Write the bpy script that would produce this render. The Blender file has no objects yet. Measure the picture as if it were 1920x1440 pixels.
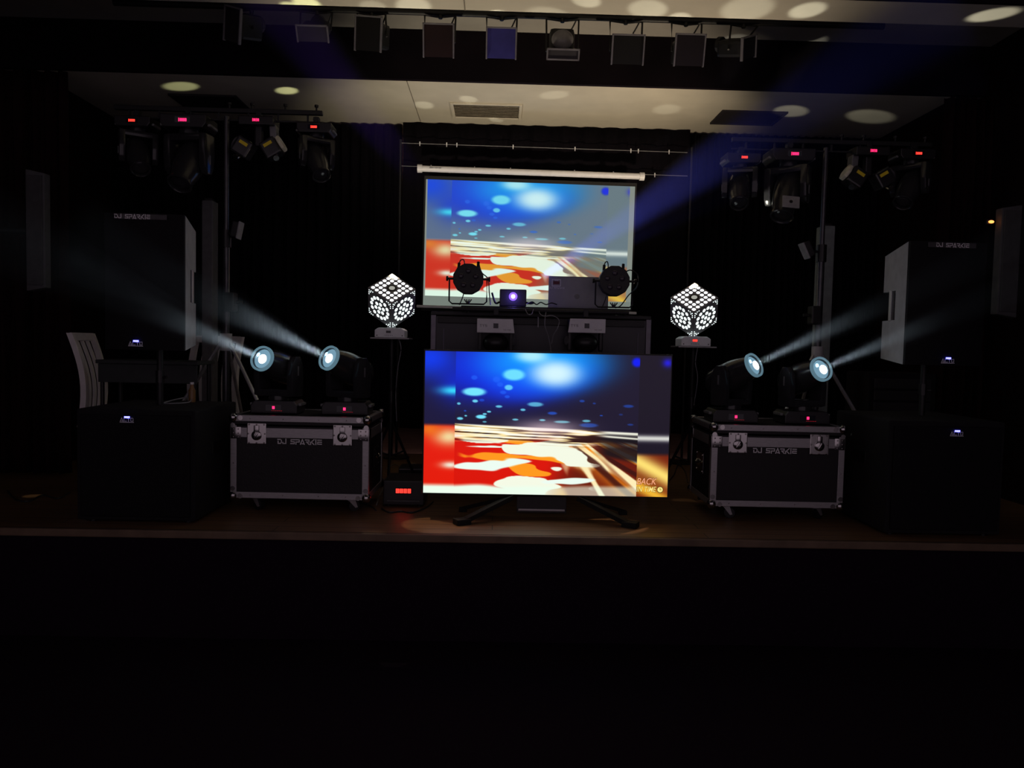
import bpy, bmesh, math, random
import numpy as np
from mathutils import Vector, Matrix, Euler
random.seed(7)
S = bpy.context.scene
C = S.collection
PI = math.pi
# ------------------------------------------------------------------ camera
F = 1440.0
YAW, PITCH, ROLL = math.radians(1.25), math.radians(-2.98), math.radians(1.25)
EYE = Vector((0, 0, 1.05))
CM = Matrix.Rotation(-YAW, 3, 'Z') @ Matrix.Rotation(PI/2 + PITCH, 3, 'X') @ Matrix.Rotation(ROLL, 3, 'Z')
cd = bpy.data.cameras.new('camera'); cam = bpy.data.objects.new('camera', cd); C.objects.link(cam)
cam.matrix_world = Matrix.Translation(EYE) @ CM.to_4x4()
cd.sensor_width = 36; cd.lens = 36*F/1920; cd.clip_start = .02; cd.clip_end = 60
S.camera = cam
def P(px, py, Y):
    d = CM @ Vector(((px-960)/F, -(py-720)/F, -1))
    return EYE + d*(Y/d.y)
def G(px, py, z=0.0):
    d = CM @ Vector(((px-960)/F, -(py-720)/F, -1))
    return EYE + d*((z-EYE.z)/d.z)
def pxm(n, Y): return n*Y/F
# ------------------------------------------------------------------ world, exposure
W = bpy.data.worlds.new('world'); S.world = W; W.use_nodes = True
W.node_tree.nodes['Background'].inputs[0].default_value = (1.0, .78, .92, 1)
W.node_tree.nodes['Background'].inputs[1].default_value = .25
S.view_settings.view_transform = 'Standard'
S.view_settings.look = 'None'
S.view_settings.gamma = 1
S.view_settings.exposure = 0
S.view_settings.use_curve_mapping = False
def spot(name, loc, target, energy, deg, col=(1, 1, 1), blend=.35, size=.01):
    l = bpy.data.lights.new(name, 'SPOT'); l.energy = energy; l.color = col
    l.spot_size = math.radians(deg); l.spot_blend = blend; l.shadow_soft_size = size
    o = bpy.data.objects.new(name, l); C.objects.link(o); o.location = loc
    o.rotation_euler = (Vector(target)-Vector(loc)).to_track_quat('-Z', 'Y').to_euler()
    return o
# ------------------------------------------------------------------ materials
MATS = {}
def mat(name, col, rough=.5, metal=0., noise=.15, scale=20., bump=0., spec=None, stretch=None):
    if name in MATS: return MATS[name]
    m = bpy.data.materials.new(name); m.use_nodes = True; nt = m.node_tree; n = nt.nodes; L = nt.links
    b = n['Principled BSDF']; b.inputs['Roughness'].default_value = rough; b.inputs['Metallic'].default_value = metal
    if spec is not None: b.inputs['Specular IOR Level'].default_value = spec
    tc = n.new('ShaderNodeTexCoord'); nz = n.new('ShaderNodeTexNoise'); nz.inputs['Scale'].default_value = scale
    nz.inputs['Detail'].default_value = 6
    if stretch:
        mp = n.new('ShaderNodeMapping'); mp.inputs['Scale'].default_value = stretch
        L.new(tc.outputs['Object'], mp.inputs['Vector']); L.new(mp.outputs[0], nz.inputs['Vector'])
    else: L.new(tc.outputs['Object'], nz.inputs['Vector'])
    r = n.new('ShaderNodeValToRGB')
    r.color_ramp.elements[0].position = .3; r.color_ramp.elements[1].position = .7
    r.color_ramp.elements[0].color = tuple(c*(1-noise) for c in col)+(1,)
    r.color_ramp.elements[1].color = tuple(min(1, c*(1+noise)) for c in col)+(1,)
    L.new(nz.outputs['Fac'], r.inputs['Fac']); L.new(r.outputs['Color'], b.inputs['Base Color'])
    if bump:
        bp = n.new('ShaderNodeBump'); bp.inputs['Strength'].default_value = bump; bp.inputs['Distance'].default_value = .01
        L.new(nz.outputs['Fac'], bp.inputs['Height']); L.new(bp.outputs[0], b.inputs['Normal'])
    MATS[name] = m; return m
def emit(name, col, strength):
    if name in MATS: return MATS[name]
    m = bpy.data.materials.new(name); m.use_nodes = True; nt = m.node_tree
    b = nt.nodes['Principled BSDF']; b.inputs['Base Color'].default_value = (.02, .02, .02, 1)
    b.inputs['Emission Color'].default_value = tuple(col)+(1,); b.inputs['Emission Strength'].default_value = strength
    MATS[name] = m; return m
BLK = mat('black_plastic', (.013, .012, .014), .38, scale=40)
BLKM = mat('black_powder_coat', (.011, .011, .012), .5, .0, scale=60, bump=.05)
BOOTHM = mat('booth_black_cloth', (.02, .019, .03), .35, scale=6, stretch=(40, 2, 1))
ALU = mat('brushed_aluminium', (.46, .44, .455), .42, .75, scale=30, stretch=(1, 20, 20))
CHROME = mat('chrome_steel', (.5, .48, .48), .2, 1., noise=.08)
LAM = mat('black_laminate', (.010, .008, .010), .55, scale=120, bump=.15)
GREYP = mat('grey_cabinet_paint', (.52, .52, .53), .6, scale=15, noise=.1)
CARPET = mat('charcoal_carpet_covering', (.006, .005, .007), .9, scale=200, bump=.3)
GRILL = mat('black_steel_grille', (.005, .004, .006), .7, scale=250, bump=.3, spec=.25)
WHITEP = mat('white_plastic', (.86, .86, .9), .4, noise=.05)
WHITEW = mat('white_painted_wood', (.8, .76, .76), .5, noise=.08, scale=12)
LETTER = mat('white_vinyl_lettering', (.96, .94, .96), .6, noise=.04)
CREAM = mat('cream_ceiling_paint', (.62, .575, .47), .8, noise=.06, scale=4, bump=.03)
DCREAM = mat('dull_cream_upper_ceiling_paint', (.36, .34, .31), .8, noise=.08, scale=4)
BLACKW = mat('matt_black_paint', (.009, .006, .009), .95, noise=.3, scale=3, spec=.1)
WALLM = mat('dark_maroon_paint', (.012, .005, .006), .9, noise=.3, scale=3, spec=.1)
DRAPE = mat('black_drape_cloth', (.0045, .0035, .006), .95, noise=.2, scale=40, spec=.1)
MAROON = mat('maroon_velvet', (.016, .005, .006), .9, noise=.25, scale=30, spec=.1)
CABLE = mat('black_rubber_cable', (.03, .03, .032), .35)
YEL = mat('yellow_sticker', (1, .78, .03), .5, noise=.0)
RED = emit('red_led_digits', (1, .03, .02), 2.6)
REDP = emit('pink_led_digits', (1, .02, .12), 2.2)
REDD = emit('dim_red_led_glow', (1, .02, .05), .5)
BLUEL = emit('blue_status_led', (.12, .12, 1), 6)
SCREENM = mat('dark_display_glass', (.01, .012, .02), .15)
def wood(name, c1, c2, rough):
    m = bpy.data.materials.new(name); m.use_nodes = True; nt = m.node_tree; n = nt.nodes; L = nt.links
    b = n['Principled BSDF']; b.inputs['Roughness'].default_value = rough
    tc = n.new('ShaderNodeTexCoord'); br = n.new('ShaderNodeTexBrick'); nz = n.new('ShaderNodeTexNoise'); mp = n.new('ShaderNodeMapping')
    mp.inputs['Scale'].default_value = (1.5, 25, 1)
    L.new(tc.outputs['Object'], br.inputs['Vector']); L.new(tc.outputs['Object'], mp.inputs['Vector']); L.new(mp.outputs[0], nz.inputs['Vector'])
    br.inputs['Scale'].default_value = 1; br.inputs['Brick Width'].default_value = 2.4; br.inputs['Row Height'].default_value = .11
    br.inputs['Mortar Size'].default_value = .003; br.inputs['Color1'].default_value = c1+(1,); br.inputs['Color2'].default_value = c2+(1,)
    br.inputs['Mortar'].default_value = (.02, .01, .005, 1)
    nz.inputs['Scale'].default_value = 3; nz.inputs['Detail'].default_value = 8
    mx = n.new('ShaderNodeMix'); mx.data_type = 'RGBA'; mx.blend_type = 'MULTIPLY'; mx.inputs['Factor'].default_value = .7
    r = n.new('ShaderNodeValToRGB'); r.color_ramp.elements[0].position = .3; r.color_ramp.elements[0].color = (.45, .42, .4, 1)
    r.color_ramp.elements[1].position = .7; r.color_ramp.elements[1].color = (1, 1, 1, 1)
    L.new(nz.outputs['Fac'], r.inputs['Fac']); L.new(br.outputs['Color'], mx.inputs['A']); L.new(r.outputs['Color'], mx.inputs['B'])
    L.new(mx.outputs['Result'], b.inputs['Base Color'])
    return m
FLOORW = wood('worn_stage_boards', (.27, .15, .075), (.22, .125, .06), .42)
# ------------------------------------------------------------------ mesh builder
def rotm(rx=0, ry=0, rz=0): return Euler((rx, ry, rz)).to_matrix().to_4x4()
def TR(v, r=None):
    m = Matrix.Translation(Vector(v)); return m @ r if r is not None else m
class MB:
    def __init__(s): s.bm = bmesh.new()
    def _bev(s, vs, bev, seg=2):
        if bev:
            es = {e for v in vs for e in v.link_edges}
            bmesh.ops.bevel(s.bm, geom=list(es), offset=bev, segments=seg, affect='EDGES', profile=.6)
    def box(s, c, d, bev=0, M=None, rot=None, seg=2):
        m = Matrix.Translation(Vector(c))
        if rot is not None: m = m @ rot
        m = m @ Matrix.Diagonal((d[0], d[1], d[2], 1))
        if M is not None: m = M @ m
        r = bmesh.ops.create_cube(s.bm, size=1, matrix=m); s._bev(r['verts'], bev, seg); return s
    def prism(s, pts, y0, y1, bev=0, M=None):      # polygon in x,z extruded along y
        a = [s.bm.verts.new((x, y0, z)) for x, z in pts]; b = [s.bm.verts.new((x, y1, z)) for x, z in pts]
        n = len(pts); s.bm.faces.new(a); s.bm.faces.new(b[::-1])
        for i in range(n): s.bm.faces.new((a[i], b[i], b[(i+1) % n], a[(i+1) % n]))
        vs = a+b
        if M is not None: bmesh.ops.transform(s.bm, matrix=M, verts=vs)
        s._bev(vs, bev); return s
    def cyl(s, p0, p1, r0, r1=None, seg=16, caps=True):
        p0 = Vector(p0); p1 = Vector(p1); r1 = r0 if r1 is None else r1; d = p1-p0
        q = d.to_track_quat('Z', 'Y').to_matrix().to_4x4()
        bmesh.ops.create_cone(s.bm, cap_ends=caps, segments=seg, radius1=r0, radius2=r1, depth=d.length, matrix=Matrix.Translation((p0+p1)/2) @ q); return s
    def sph(s, c, r, sc=(1, 1, 1), seg=16):
        bmesh.ops.create_uvsphere(s.bm, u_segments=seg, v_segments=max(6, seg//2), radius=r, matrix=Matrix.Translation(Vector(c)) @ Matrix.Diagonal((*sc, 1))); return s
    def lathe(s, prof, M=None, seg=32):            # profile (r,z) about z
        rings = []
        for r, z in prof: rings.append([s.bm.verts.new((r*math.cos(2*PI*i/seg), r*math.sin(2*PI*i/seg), z)) for i in range(seg)])
        for a, b in zip(rings, rings[1:]):
            for i in range(seg): s.bm.faces.new((a[i], a[(i+1) % seg], b[(i+1) % seg], b[i]))
        s.bm.faces.new(rings[0][::-1]); s.bm.faces.new(rings[-1])
        if M is not None: bmesh.ops.transform(s.bm, matrix=M, verts=[v for r in rings for v in r])
        return s
    def tube(s, pts, r, seg=8):
        pts = [Vector(p) for p in pts]; rings = []
        up = Vector((0, 0, 1))
        for i, p in enumerate(pts):
            t = (pts[min(i+1, len(pts)-1)]-pts[max(i-1, 0)]).normalized()
            a = t.cross(up)
            if a.length < .1: a = t.cross(Vector((1, 0, 0)))
            a.normalize(); b = t.cross(a)
            rings.append([s.bm.verts.new(p + a*r*math.cos(2*PI*k/seg) + b*r*math.sin(2*PI*k/seg)) for k in range(seg)])
        for a, b in zip(rings, rings[1:]):
            for i in range(seg): s.bm.faces.new((a[i], a[(i+1) % seg], b[(i+1) % seg], b[i]))
        s.bm.faces.new(rings[0][::-1]); s.bm.faces.new(rings[-1]); return s
    def quad(s, pts):
        s.bm.faces.new([s.bm.verts.new(p) for p in pts]); return s
    def build(s, name, m, parent=None, M=None, smooth=False, recalc=True):
        if M is not None: bmesh.ops.transform(s.bm, matrix=M, verts=s.bm.verts)
        if recalc: bmesh.ops.recalc_face_normals(s.bm, faces=s.bm.faces)
        me = bpy.data.meshes.new(name); s.bm.to_mesh(me); s.bm.free()
        me.materials.append(m)
        if smooth:
            me.polygons.foreach_set('use_smooth', [True]*len(me.polygons))
            try: me.set_sharp_from_angle(angle=math.radians(40))
            except Exception: pass
        o = bpy.data.objects.new(name, me); C.objects.link(o)
        if parent: o.parent = parent
        return o
def smoothpts(pts, n=8):
    pts = [Vector(p) for p in pts]; out = []
    for i in range(len(pts)-1):
        p0 = pts[max(i-1, 0)]; p1 = pts[i]; p2 = pts[i+1]; p3 = pts[min(i+2, len(pts)-1)]
        for k in range(n):
            t = k/n
            out.append(.5*((2*p1)+(-p0+p2)*t+(2*p0-5*p1+4*p2-p3)*t*t+(-p0+3*p1-3*p2+p3)*t**3))
    out.append(pts[-1]); return out
def tag(o, label, cat, group=None, kind=None):
    o['label'] = label; o['category'] = cat
    if group: o['group'] = group
    if kind: o['kind'] = kind
    return o
def thing(name, label, cat, loc, rz=0, group=None, rx=0, ry=0):
    o = bpy.data.objects.new(name, None); C.objects.link(o); o.empty_display_size = .1
    o.location = loc; o.rotation_euler = (rx, ry, rz); return tag(o, label, cat, group)
def struct(name, mb, m): o = mb.build(name, m); o['kind'] = 'structure'; return o
def dup(root, loc, rz=None, label=None, parent=None):
    c = root.copy(); C.objects.link(c)
    if parent: c.parent = parent
    else:
        c.location = loc
        if rz is not None: c.rotation_euler.z = rz
        if label: c['label'] = label
    for ch in list(root.children): dup(ch, None, parent=c)
    return c
# stroke lettering
GL = {'D': [[(.0, .9), (.72, .9), (.95, .7), (.95, .3), (.72, .1), (.1, .1), (.1, .55)]],
 'J': [[(.85, 1), (.85, .1), (.05, .1), (.05, .32)]], 'S': [[(1, .9), (.08, .9), (.08, .52), (.92, .48), (.92, .1), (0, .1)]],
 'P': [[(0, .9), (.95, .9), (.95, .45), (.1, .45)], [(.1, .45), (.1, 0)]], 'A': [[(0, 0), (.5, 1), (1, 0)], [(.4, .12), (.8, .12)]],
 'R': [[(0, .9), (.95, .9), (.95, .5), (.3, .5), (1, 0)]], 'K': [[(.1, 0), (.1, .45)], [(1, 1), (.3, .5), (1, 0)]],
 'I': [[(.5, 0), (.5, 1)]], 'E': [[(1, .9), (0, .9)], [(1, .5), (0, .5)], [(0, .5), (0, .1), (1, .1)]],
 'L': [[(.1, 1), (.1, .1), (1, .1)]], 'T': [[(0, .9), (1, .9)], [(.5, .9), (.5, 0)]], 'Y': [[(0, 1), (.5, .5), (1, 1)], [(.5, .5), (.5, 0)]],
 'O': [[(.1, .1), (.1, .9), (.9, .9), (.9, .1), (.1, .1)]], '8': [[(.1, .1), (.1, .9), (.9, .9), (.9, .1), (.1, .1)], [(.1, .5), (.9, .5)]],
 '1': [[(.5, 0), (.5, 1)]], '0': [[(.1, .1), (.1, .9), (.9, .9), (.9, .1), (.1, .1)]], '2': [[(0, .9), (.9, .9), (.9, .5), (.1, .5), (.1, .1), (1, .1)]],
 'F': [[(1, .9), (.1, .9), (.1, 0)], [(.1, .5), (.8, .5)]], '-': [[(.1, .5), (.9, .5)]], ' ': []}
def letters(name, txt, h, m, parent, c, rz=0, w=.8, gap=.25, th=.17, yoff=0, width=None, rot=None):
    """stroke text centred at c in the parent's x,z plane, facing -y"""
    adv = []; x = 0
    for ch in txt:
        cw = {'I': .35, ' ': .5, '1': .4}.get(ch, w); adv.append((x, cw)); x += cw+gap
    tot = x-gap; mb = MB(); k = (width/(tot*h)) if width else 1
    for ch, (x0, cw) in zip(txt, adv):
        for st in GL[ch]:
            for a, b in zip(st, st[1:]):
                a = Vector(((x0+a[0]*cw-tot/2)*k, 0, a[1]-.5))*h; b = Vector(((x0+b[0]*cw-tot/2)*k, 0, b[1]-.5))*h
                d = (b-a).normalized(); n = Vector((-d.z, 0, d.x))*th*h/2; a2 = a-d*th*h*.45; b2 = b+d*th*h*.45
                mb.quad([a2+n, b2+n, b2-n, a2-n])
    M = TR(c, (rot if rot is not None else rotm(0, 0, rz)))
    return mb.build(name, m, parent, M=M, recalc=False)
# ------------------------------------------------------------------ setting
YB, YF, YP0, YP1 = 7.0, 5.94, 4.34, 4.62          # back wall, lowered ceiling front, front beam
ZC, ZU, ZB, SY = 3.02, 3.39, 3.0, 4.18
struct('floor', MB().box((0, (SY+7.2)/2, -.02), (8.4, 7.2-SY, .04)), FLOORW)
struct('trim_1', MB().box((0, SY-.012, -.022), (8.4, .03, .042), .006), mat('pale_worn_nosing', (.17, .11, .07), .6, noise=.25, scale=6))
struct('wall_front', MB().box((0, SY+.01, -.32), (8.4, .03, .56)), mat('black_stage_front_cloth', (.013, .006, .014), .95, scale=60, spec=.1))
struct('floor_hall', MB().box((0, 1.2, -.62), (8.4, 6.0, .04)), mat('dark_hall_carpet', (.016, .008, .016), .95, scale=90, spec=.1))
struct('wall_back', MB().box((0, YB+.28, 1.6), (8.4, .06, 3.4)), mat('varnished_back_panel', (.26, .14, .09), .5, scale=4, stretch=(1, 1, 12)))
struct('wall_left', MB().box((-3.75, 3.6, 1.2), (.06, 7.4, 4.4)), WALLM)
struct('wall_right', MB().box((3.75, 3.6, 1.2), (.06, 7.4, 4.4)), WALLM)
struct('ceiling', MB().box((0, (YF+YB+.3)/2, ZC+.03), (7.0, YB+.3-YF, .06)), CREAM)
struct('trim_2', MB().box((0, YF-.02, (ZC+ZU)/2), (7.6, .04, ZU-ZC)), BLACKW)      # dark fascia of the lowered ceiling
for s in (-1, 1): struct('wall_wing_left' if s < 0 else 'wall_wing_right', MB().box((s*3.55, (YF+YB)/2+.15, 1.5), (.1, YB-YF+.3, 3.1)), WALLM)
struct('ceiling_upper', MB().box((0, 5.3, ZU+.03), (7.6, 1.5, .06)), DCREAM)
struct('trim_3', MB().box((0, (YP0+YP1)/2, ZB+.25), (7.6, YP1-YP0, .5)), CREAM)       # cream beam over the stage edge
struct('wall_above_stage', MB().box((0, YP0-.012, ZB+.46), (7.6, .02, .92)), BLACKW)
struct('ceiling_hall', MB().box((0, 1.6, 3.92), (7.6, 5.6, .04)), BLACKW)
# panel joints of the ceilings
for nm, x, y0, y1, z in (('trim_4', P(775, 190, 6.4).x, YF, YB+.2, ZC), ('trim_5', P(870, 20, 4.5).x, YP0, YP1, ZB)):
    struct(nm, MB().box((x, (y0+y1)/2, z-.001), (.006, y1-y0, .004)), mat('dusty_joint_line', (.22, .19, .15), .9))

def curtain(name, label, x0, x1, z0, z1, y, amp, waves, m, nx=None):
    nx = nx or int(waves*14); nz = 14; mb = MB(); vs = []
    for j in range(nz+1):
        z = z1+(z0-z1)*j/nz; row = []
        for i in range(nx+1):
            t = i/nx; ph = 2*PI*waves*t
            yy = y+amp*(math.sin(ph+.6*math.sin(ph*.23+j*.05))+.35*math.sin(ph*2.3+1.3))*(.6+.4*j/nz)
            row.append(mb.bm.verts.new((x0+(x1-x0)*t+.006*math.sin(j+ph), yy, z)))
        vs.append(row)
    for j in range(nz):
        for i in range(nx): mb.bm.faces.new((vs[j][i], vs[j][i+1], vs[j+1][i+1], vs[j+1][i]))
    o = mb.build(name, m, smooth=True); md = o.modifiers.new('thick', 'SOLIDIFY'); md.thickness = .004
    return tag(o, label, 'curtain')
a = P(748, 500, 6.96).x; b = P(1290, 500, 6.96).x
curtain('stage_curtain', 'long black backdrop curtain to the left of the projection screen', -3.48, a-.01, .26, 3.0, 7.08, .028, 26, DRAPE)
curtain('stage_curtain', 'black backdrop curtain hanging behind the projection screen', a+.01, b-.01, .26, 3.01, 7.02, .02, 12, DRAPE)
curtain('stage_curtain', 'long black backdrop curtain to the right of the projection screen', b+.01, 3.48, .26, 3.0, 7.08, .028, 24, DRAPE)
for lab, xl, xr in (('dark maroon side curtain at the far left edge of the stage', -3.68, -3.15), ('dark maroon side curtain at the far right edge of the stage', 3.3, 3.68)):
    curtain('side_curtain', lab, xl, xr, .02, 2.95, 5.75, .05, 5, MAROON)

# wires with hooks above the screen
def hook_wire(label, p0, p1, xs, Y):
    A = P(*p0, Y); B = P(*p1, Y); t = thing('curtain_wire', label, 'curtain wire', A)
    d = B-A; MB().cyl((0, 0, 0), d, .003, seg=6).build('wire', mat('grey_wire', (.25, .25, .27), .4), t)
    for x in xs:
        f = (x-p0[0])/(p1[0]-p0[0]); q = d*f
        m = MB(); m.box((q.x, q.y-.006, q.z+.003), (.010, .008, .026), .002); m.cyl((q.x, q.y-.008, q.z-.008), (q.x, q.y-.008, q.z-.022), .004, seg=6)
        m.build('hook', WHITEP, t)
hook_wire('upper thin wire with white hooks across the black backdrop', (749, 268), (1289, 286), (787, 837, 856, 961, 1077, 1182, 1196, 1254), 6.92)
hook_wire('lower thin wire with white hooks just above the screen casing', (749, 311), (1289, 330), (808, 889, 956, 1076, 1149, 1227), 6.92)

cf = thing('drape_stand', 'thin pipe uprights at both sides of the projection screen', 'stand', (P(748, 500, 6.92).x, 6.92, 0))
for xx in (0, P(1290, 500, 6.92).x-P(748, 500, 6.92).x):
    MB().cyl((xx, 0, .01), (xx, 0, P(752, 266, 6.92).z+.02), .011, seg=10).build('upright', mat('dim_grey_pipe', (.012, .012, .014), .6), cf)
    MB().cyl((xx, 0, 0), (xx, 0, .012), .12, seg=20).build('foot_plate', BLKM, cf)

# ------------------------------------------------------------------ ceiling vents
def ceil_panel(name, label, cat, px0, px1, py0, py1, frame, inner, slats):
    z = ZC; A = G(px0, py1, z); B = G(px1, py0, z); xm = (A.x+B.x)/2; ym = (A.y+B.y)/2
    A = G((px0+px1)/2, py1, z); B = G((px0+px1)/2, py0, z); ym = (A.y+B.y)/2; d = abs(A.y-B.y)
    w = (px1-px0)*ym/F; xm = G((px0+px1)/2, (py0+py1)/2, z).x
    t = thing(name, label, cat, (xm, ym, z))
    m = MB()
    for s in (-1, 1):
        m.box((s*(w/2-.012), 0, -.008), (.024, d, .016), .003); m.box((0, s*(d/2-.012), -.008), (w-.048, .024, .016), .003)
    m.build('frame', frame, t)
    MB().box((0, 0, -.001), (w-.04, d-.04, .002)).build('backing', inner, t)
    if slats:
        m = MB()
        for i in range(slats):
            y = -d/2+.03+(d-.06)*i/(slats-1); m.box((0, y, -.007), (w-.05, .012, .002), rot=rotm(.6))
        m.build('slats', mat('dusty_vent_slats', (.36, .32, .24), .7), t)
    return t
ceil_panel('air_vent', 'cream slatted air vent in the lowered ceiling above the screen', 'air vent', 848, 977, 193, 220, CREAM, mat('vent_shadow_backing', (.12, .10, .07), .8), 9)
DKH = mat('dark_hatch_opening', (.02, .015, .02), .8)  # flat dark panel in place of the unlit depth of an opening
ceil_panel('ceiling_hatch', 'dark open ceiling hatch to the right of the cream vent', 'ceiling hatch', 1343, 1463, 207, 232, DKH, DKH, 0)
ceil_panel('ceiling_hatch', 'dark open ceiling hatch near the left light bar', 'ceiling hatch', 335, 455, 177, 204, DKH, DKH, 0)

# ------------------------------------------------------------------ picture shown by television and projector (backdrop only)
def vnoise(u, v, su, sv, seed):
    rg = np.random.RandomState(seed); g = rg.rand(64, 64); x = u*su; y = v*sv
    x0 = np.floor(x).astype(int); y0 = np.floor(y).astype(int); fx = x-x0; fy = y-y0
    fx = fx*fx*(3-2*fx); fy = fy*fy*(3-2*fy); q = lambda i, j: g[i % 64, j % 64]
    return (q(x0, y0)*(1-fx)+q(x0+1, y0)*fx)*(1-fy)+(q(x0, y0+1)*(1-fx)+q(x0+1, y0+1)*fx)*fy
def ss(a, b, x): t = np.clip((x-a)/(b-a), 0, 1); return t*t*(3-2*t)
def picture(u, v):
    def mixc(c, k, col): return c*(1-k[..., None])+np.array(col)*k[..., None]
    def scene(u, v, soft=1.0):
        c = np.zeros(u.shape+(3,))+np.array((.10, .08, .17))
        bl = np.exp(-(((u-.33)/.27)**2+((v-.12)/.24)**2)**1.5); c = mixc(c, bl, (.0, .12, .92))
        bl = np.exp(-(((u-.10)/.18)**2+((v-.08)/.22)**2)); c = mixc(c, bl*.8, (.0, .16, .88))
        cy = np.exp(-(((u-.48)/.27)**2+((v-.06)/.21)**2)**1.8); c = mixc(c, cy, (.0, .58, 1)); cy = np.exp(-(((u-.60+.6*v)/.2)**2+((v-.2)/.14)**2)**2); c = mixc(c, cy*.5, (.02, .30, 1))
        cy = np.exp(-(((u-.53)/.105)**2+((v-.14)/.10)**2)**1.5); c = mixc(c, cy*.97, (.86, .98, 1)); cy = np.exp(-(((u-.43)/.07)**2+((v-.02)/.05)**2)**1.5); c = mixc(c, cy*.9, (.75, .97, 1))
        dk = vnoise(u, v, 5, 5, 3); c = mixc(c, ss(.5, .9, dk)*.5*(v < .5)*(u < .35), (.02, .03, .5))
        dots = [(.20, .28, .045, .028, 1), (.36, .155, .042, .038, .95), (.20, .18, .012, .015, .6), (.29, .19, .014, .02, .6), (.305, .225, .012, .015, .6), (.34, .245, .016, .018, .8),
                (.318, .28, .012, .012, .6), (.335, .31, .010, .010, .6), (.205, .345, .011, .010, .9), (.232, .338, .010, .009, .5), (.302, .38, .013, .008, .8), (.139, .365, .007, .008, .8),
                (.245, .435, .008, .006, .9), (.262, .418, .008, .006, .9), (.23, .455, .020, .013, 1), (.145, .47, .012, .009, .9), (.168, .45, .005, .005, .9), (.245, .49, .008, .005, .7), (.165, .415, .005, .005, .6),
                (.66, .47, .016, .008, .7), (.67, .50, .035, .014, .5), (.64, .33, .010, .008, .5), (.69, .345, .006, .006, .4), (.83, .36, .02, .01, .45), (.72, .43, .006, .004, .6), (.84, .49, .012, .006, .4),
                (.80, .42, .008, .006, .3), (.45, .36, .03, .015, .7), (.52, .42, .018, .01, .6), (.40, .40, .01, .008, .8), (.37, .47, .012, .006, .8), (.56, .48, .03, .008, .7), (.48, .47, .012, .006, .8)]
        for du, dv, ru, rv, k in dots:
            e = np.sqrt(((u-du)/ru)**2+((v-dv)/rv)**2); c = mixc(c, (1-ss(.7, 1.35, e))*k, (.45, .9, 1) if k > .65 else (.12, .4, 1))
        c = mixc(c, (1-ss(.5, 1.3, np.sqrt(((u-.86)/.022)**2+((v-.05)/.035)**2))), (.02, .1, .95))
        # bright field below the horizon
        h = .50+.055*(u-.12)
        g = ss(0, .012, v-h)
        dv_ = np.maximum(v-h, 1e-4)
        base = np.zeros_like(c)+np.array((.86, .07, .0))
        rt = ss(.50, .66, u+.25*(v-.75)); base = mixc(base, rt, (.42, .10, .02))
        rad = (u-.44)/(dv_+.12); lv = np.log(dv_+.06)
        wu = u+.05*(vnoise(u, lv*.5+3, 6, 5, 31)-.5); st = vnoise(rad*.6+3, lv*.35+3, 9, 5, 5); st2 = vnoise(rad*.8+9+lv*.1, lv*.3+4, 18, 5, 8)
        base = mixc(base, rt*ss(.38, .58, st), (.96, .55, .10)); base = mixc(base, rt*ss(.50, .70, st2), (1, .93, .72))
        base = mixc(base, rt*ss(.60, .78, vnoise(rad*.7+4, lv*.4+6, 10, 6, 18))*.85, (.22, .05, .03))
        n1 = .6*vnoise(wu, lv*.5+4, 5, 8, 41)+.4*vnoise(wu, lv*.5+4, 13, 19, 42); n2 = .6*vnoise(wu+2, lv*.5+7, 5, 8, 43)+.4*vnoise(wu, lv*.5+2, 12, 17, 44)
        mid = np.exp(-((u-.42)/.16)**4); thr = .66-.12*mid
        pad = ss(.13, .17, u)*(1-ss(.66, .76, u+.2*(v-.75)))
        base = mixc(base, pad*ss(0, .05, n2-thr+.04), (1, .60, .10)); base = mixc(base, pad*ss(0, .035, n1-thr), (.96, .98, .90))
        for bu, bv, ru, rv in ((.27, .80, .12, .036), (.33, .775, .06, .03), (.23, .665, .09, .006), (.62, .90, .10, .025)):
            e = np.sqrt(((u-bu-.05*np.sin(v*60))/ru)**2+((v-bv)/rv)**2)+.5*(vnoise(u, v, 18, 30, 9)-.5); base = mixc(base, (1-ss(.8, 1.1, e)), (.93, .99, .95))
        base = mixc(base, ss(.93, .965, v+.02*vnoise(u, v, 9, 3, 22))*(1-.4*rt), (.93, 1, .93))
        # rows of thin light trails at the horizon
        zone = (1-ss(.09, .16, dv_+.06*vnoise(u, v, 8, 20, 13)))
        w = 2.4*(vnoise(u+.02*vnoise(u, v, 9, 40, 12), dv_, 4, 95, 11)-.5)+1.6*(vnoise(u, dv_, 11, 150, 15)-.5)+.15
        dark = np.zeros_like(c)+np.array((.16, .05, .03)); lt = mixc(dark, ss(-.2, .4, w), (1, .9, .62)); lt = mixc(lt, ss(.35, .8, w), (1, 1, .93))
        rk = ss(.68, .76, u); w2 = np.exp(-((dv_-.015)/.014)**2)+np.exp(-((dv_-.046-.05*(u-.8))/.007)**2)
        ltR = mixc(np.zeros_like(c)+np.array((.07, .05, .08)), np.clip(w2, 0, 1), (.97, .97, .90)); lt = lt*(1-rk[..., None])+ltR*rk[..., None]
        base = base*(1-zone[..., None])+lt*zone[..., None]
        far = rk*(1-ss(.18, .22, dv_-.28*(u-.8))); base = mixc(base, far*(1-zone)*.9, (.08, .05, .07))
        c = c*(1-g[..., None])+base*g[..., None]
        glow = np.exp(-(((u-.50)/.13)**2+((v-.53)/.06)**2)); c = mixc(c, glow*.6, (1, .88, .90))
        return c
    c = scene(u, v)
    # the broadcast repeats softened slices of itself at both sides
    ul = .20+u*.2; vl = v*.92+.02
    L = (scene(ul, vl)+scene(ul+.01, vl+.012)+scene(ul+.02, vl)+scene(ul-.01, vl-.012)+scene(ul+.01, vl-.015)+scene(ul, vl+.02))/6
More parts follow.
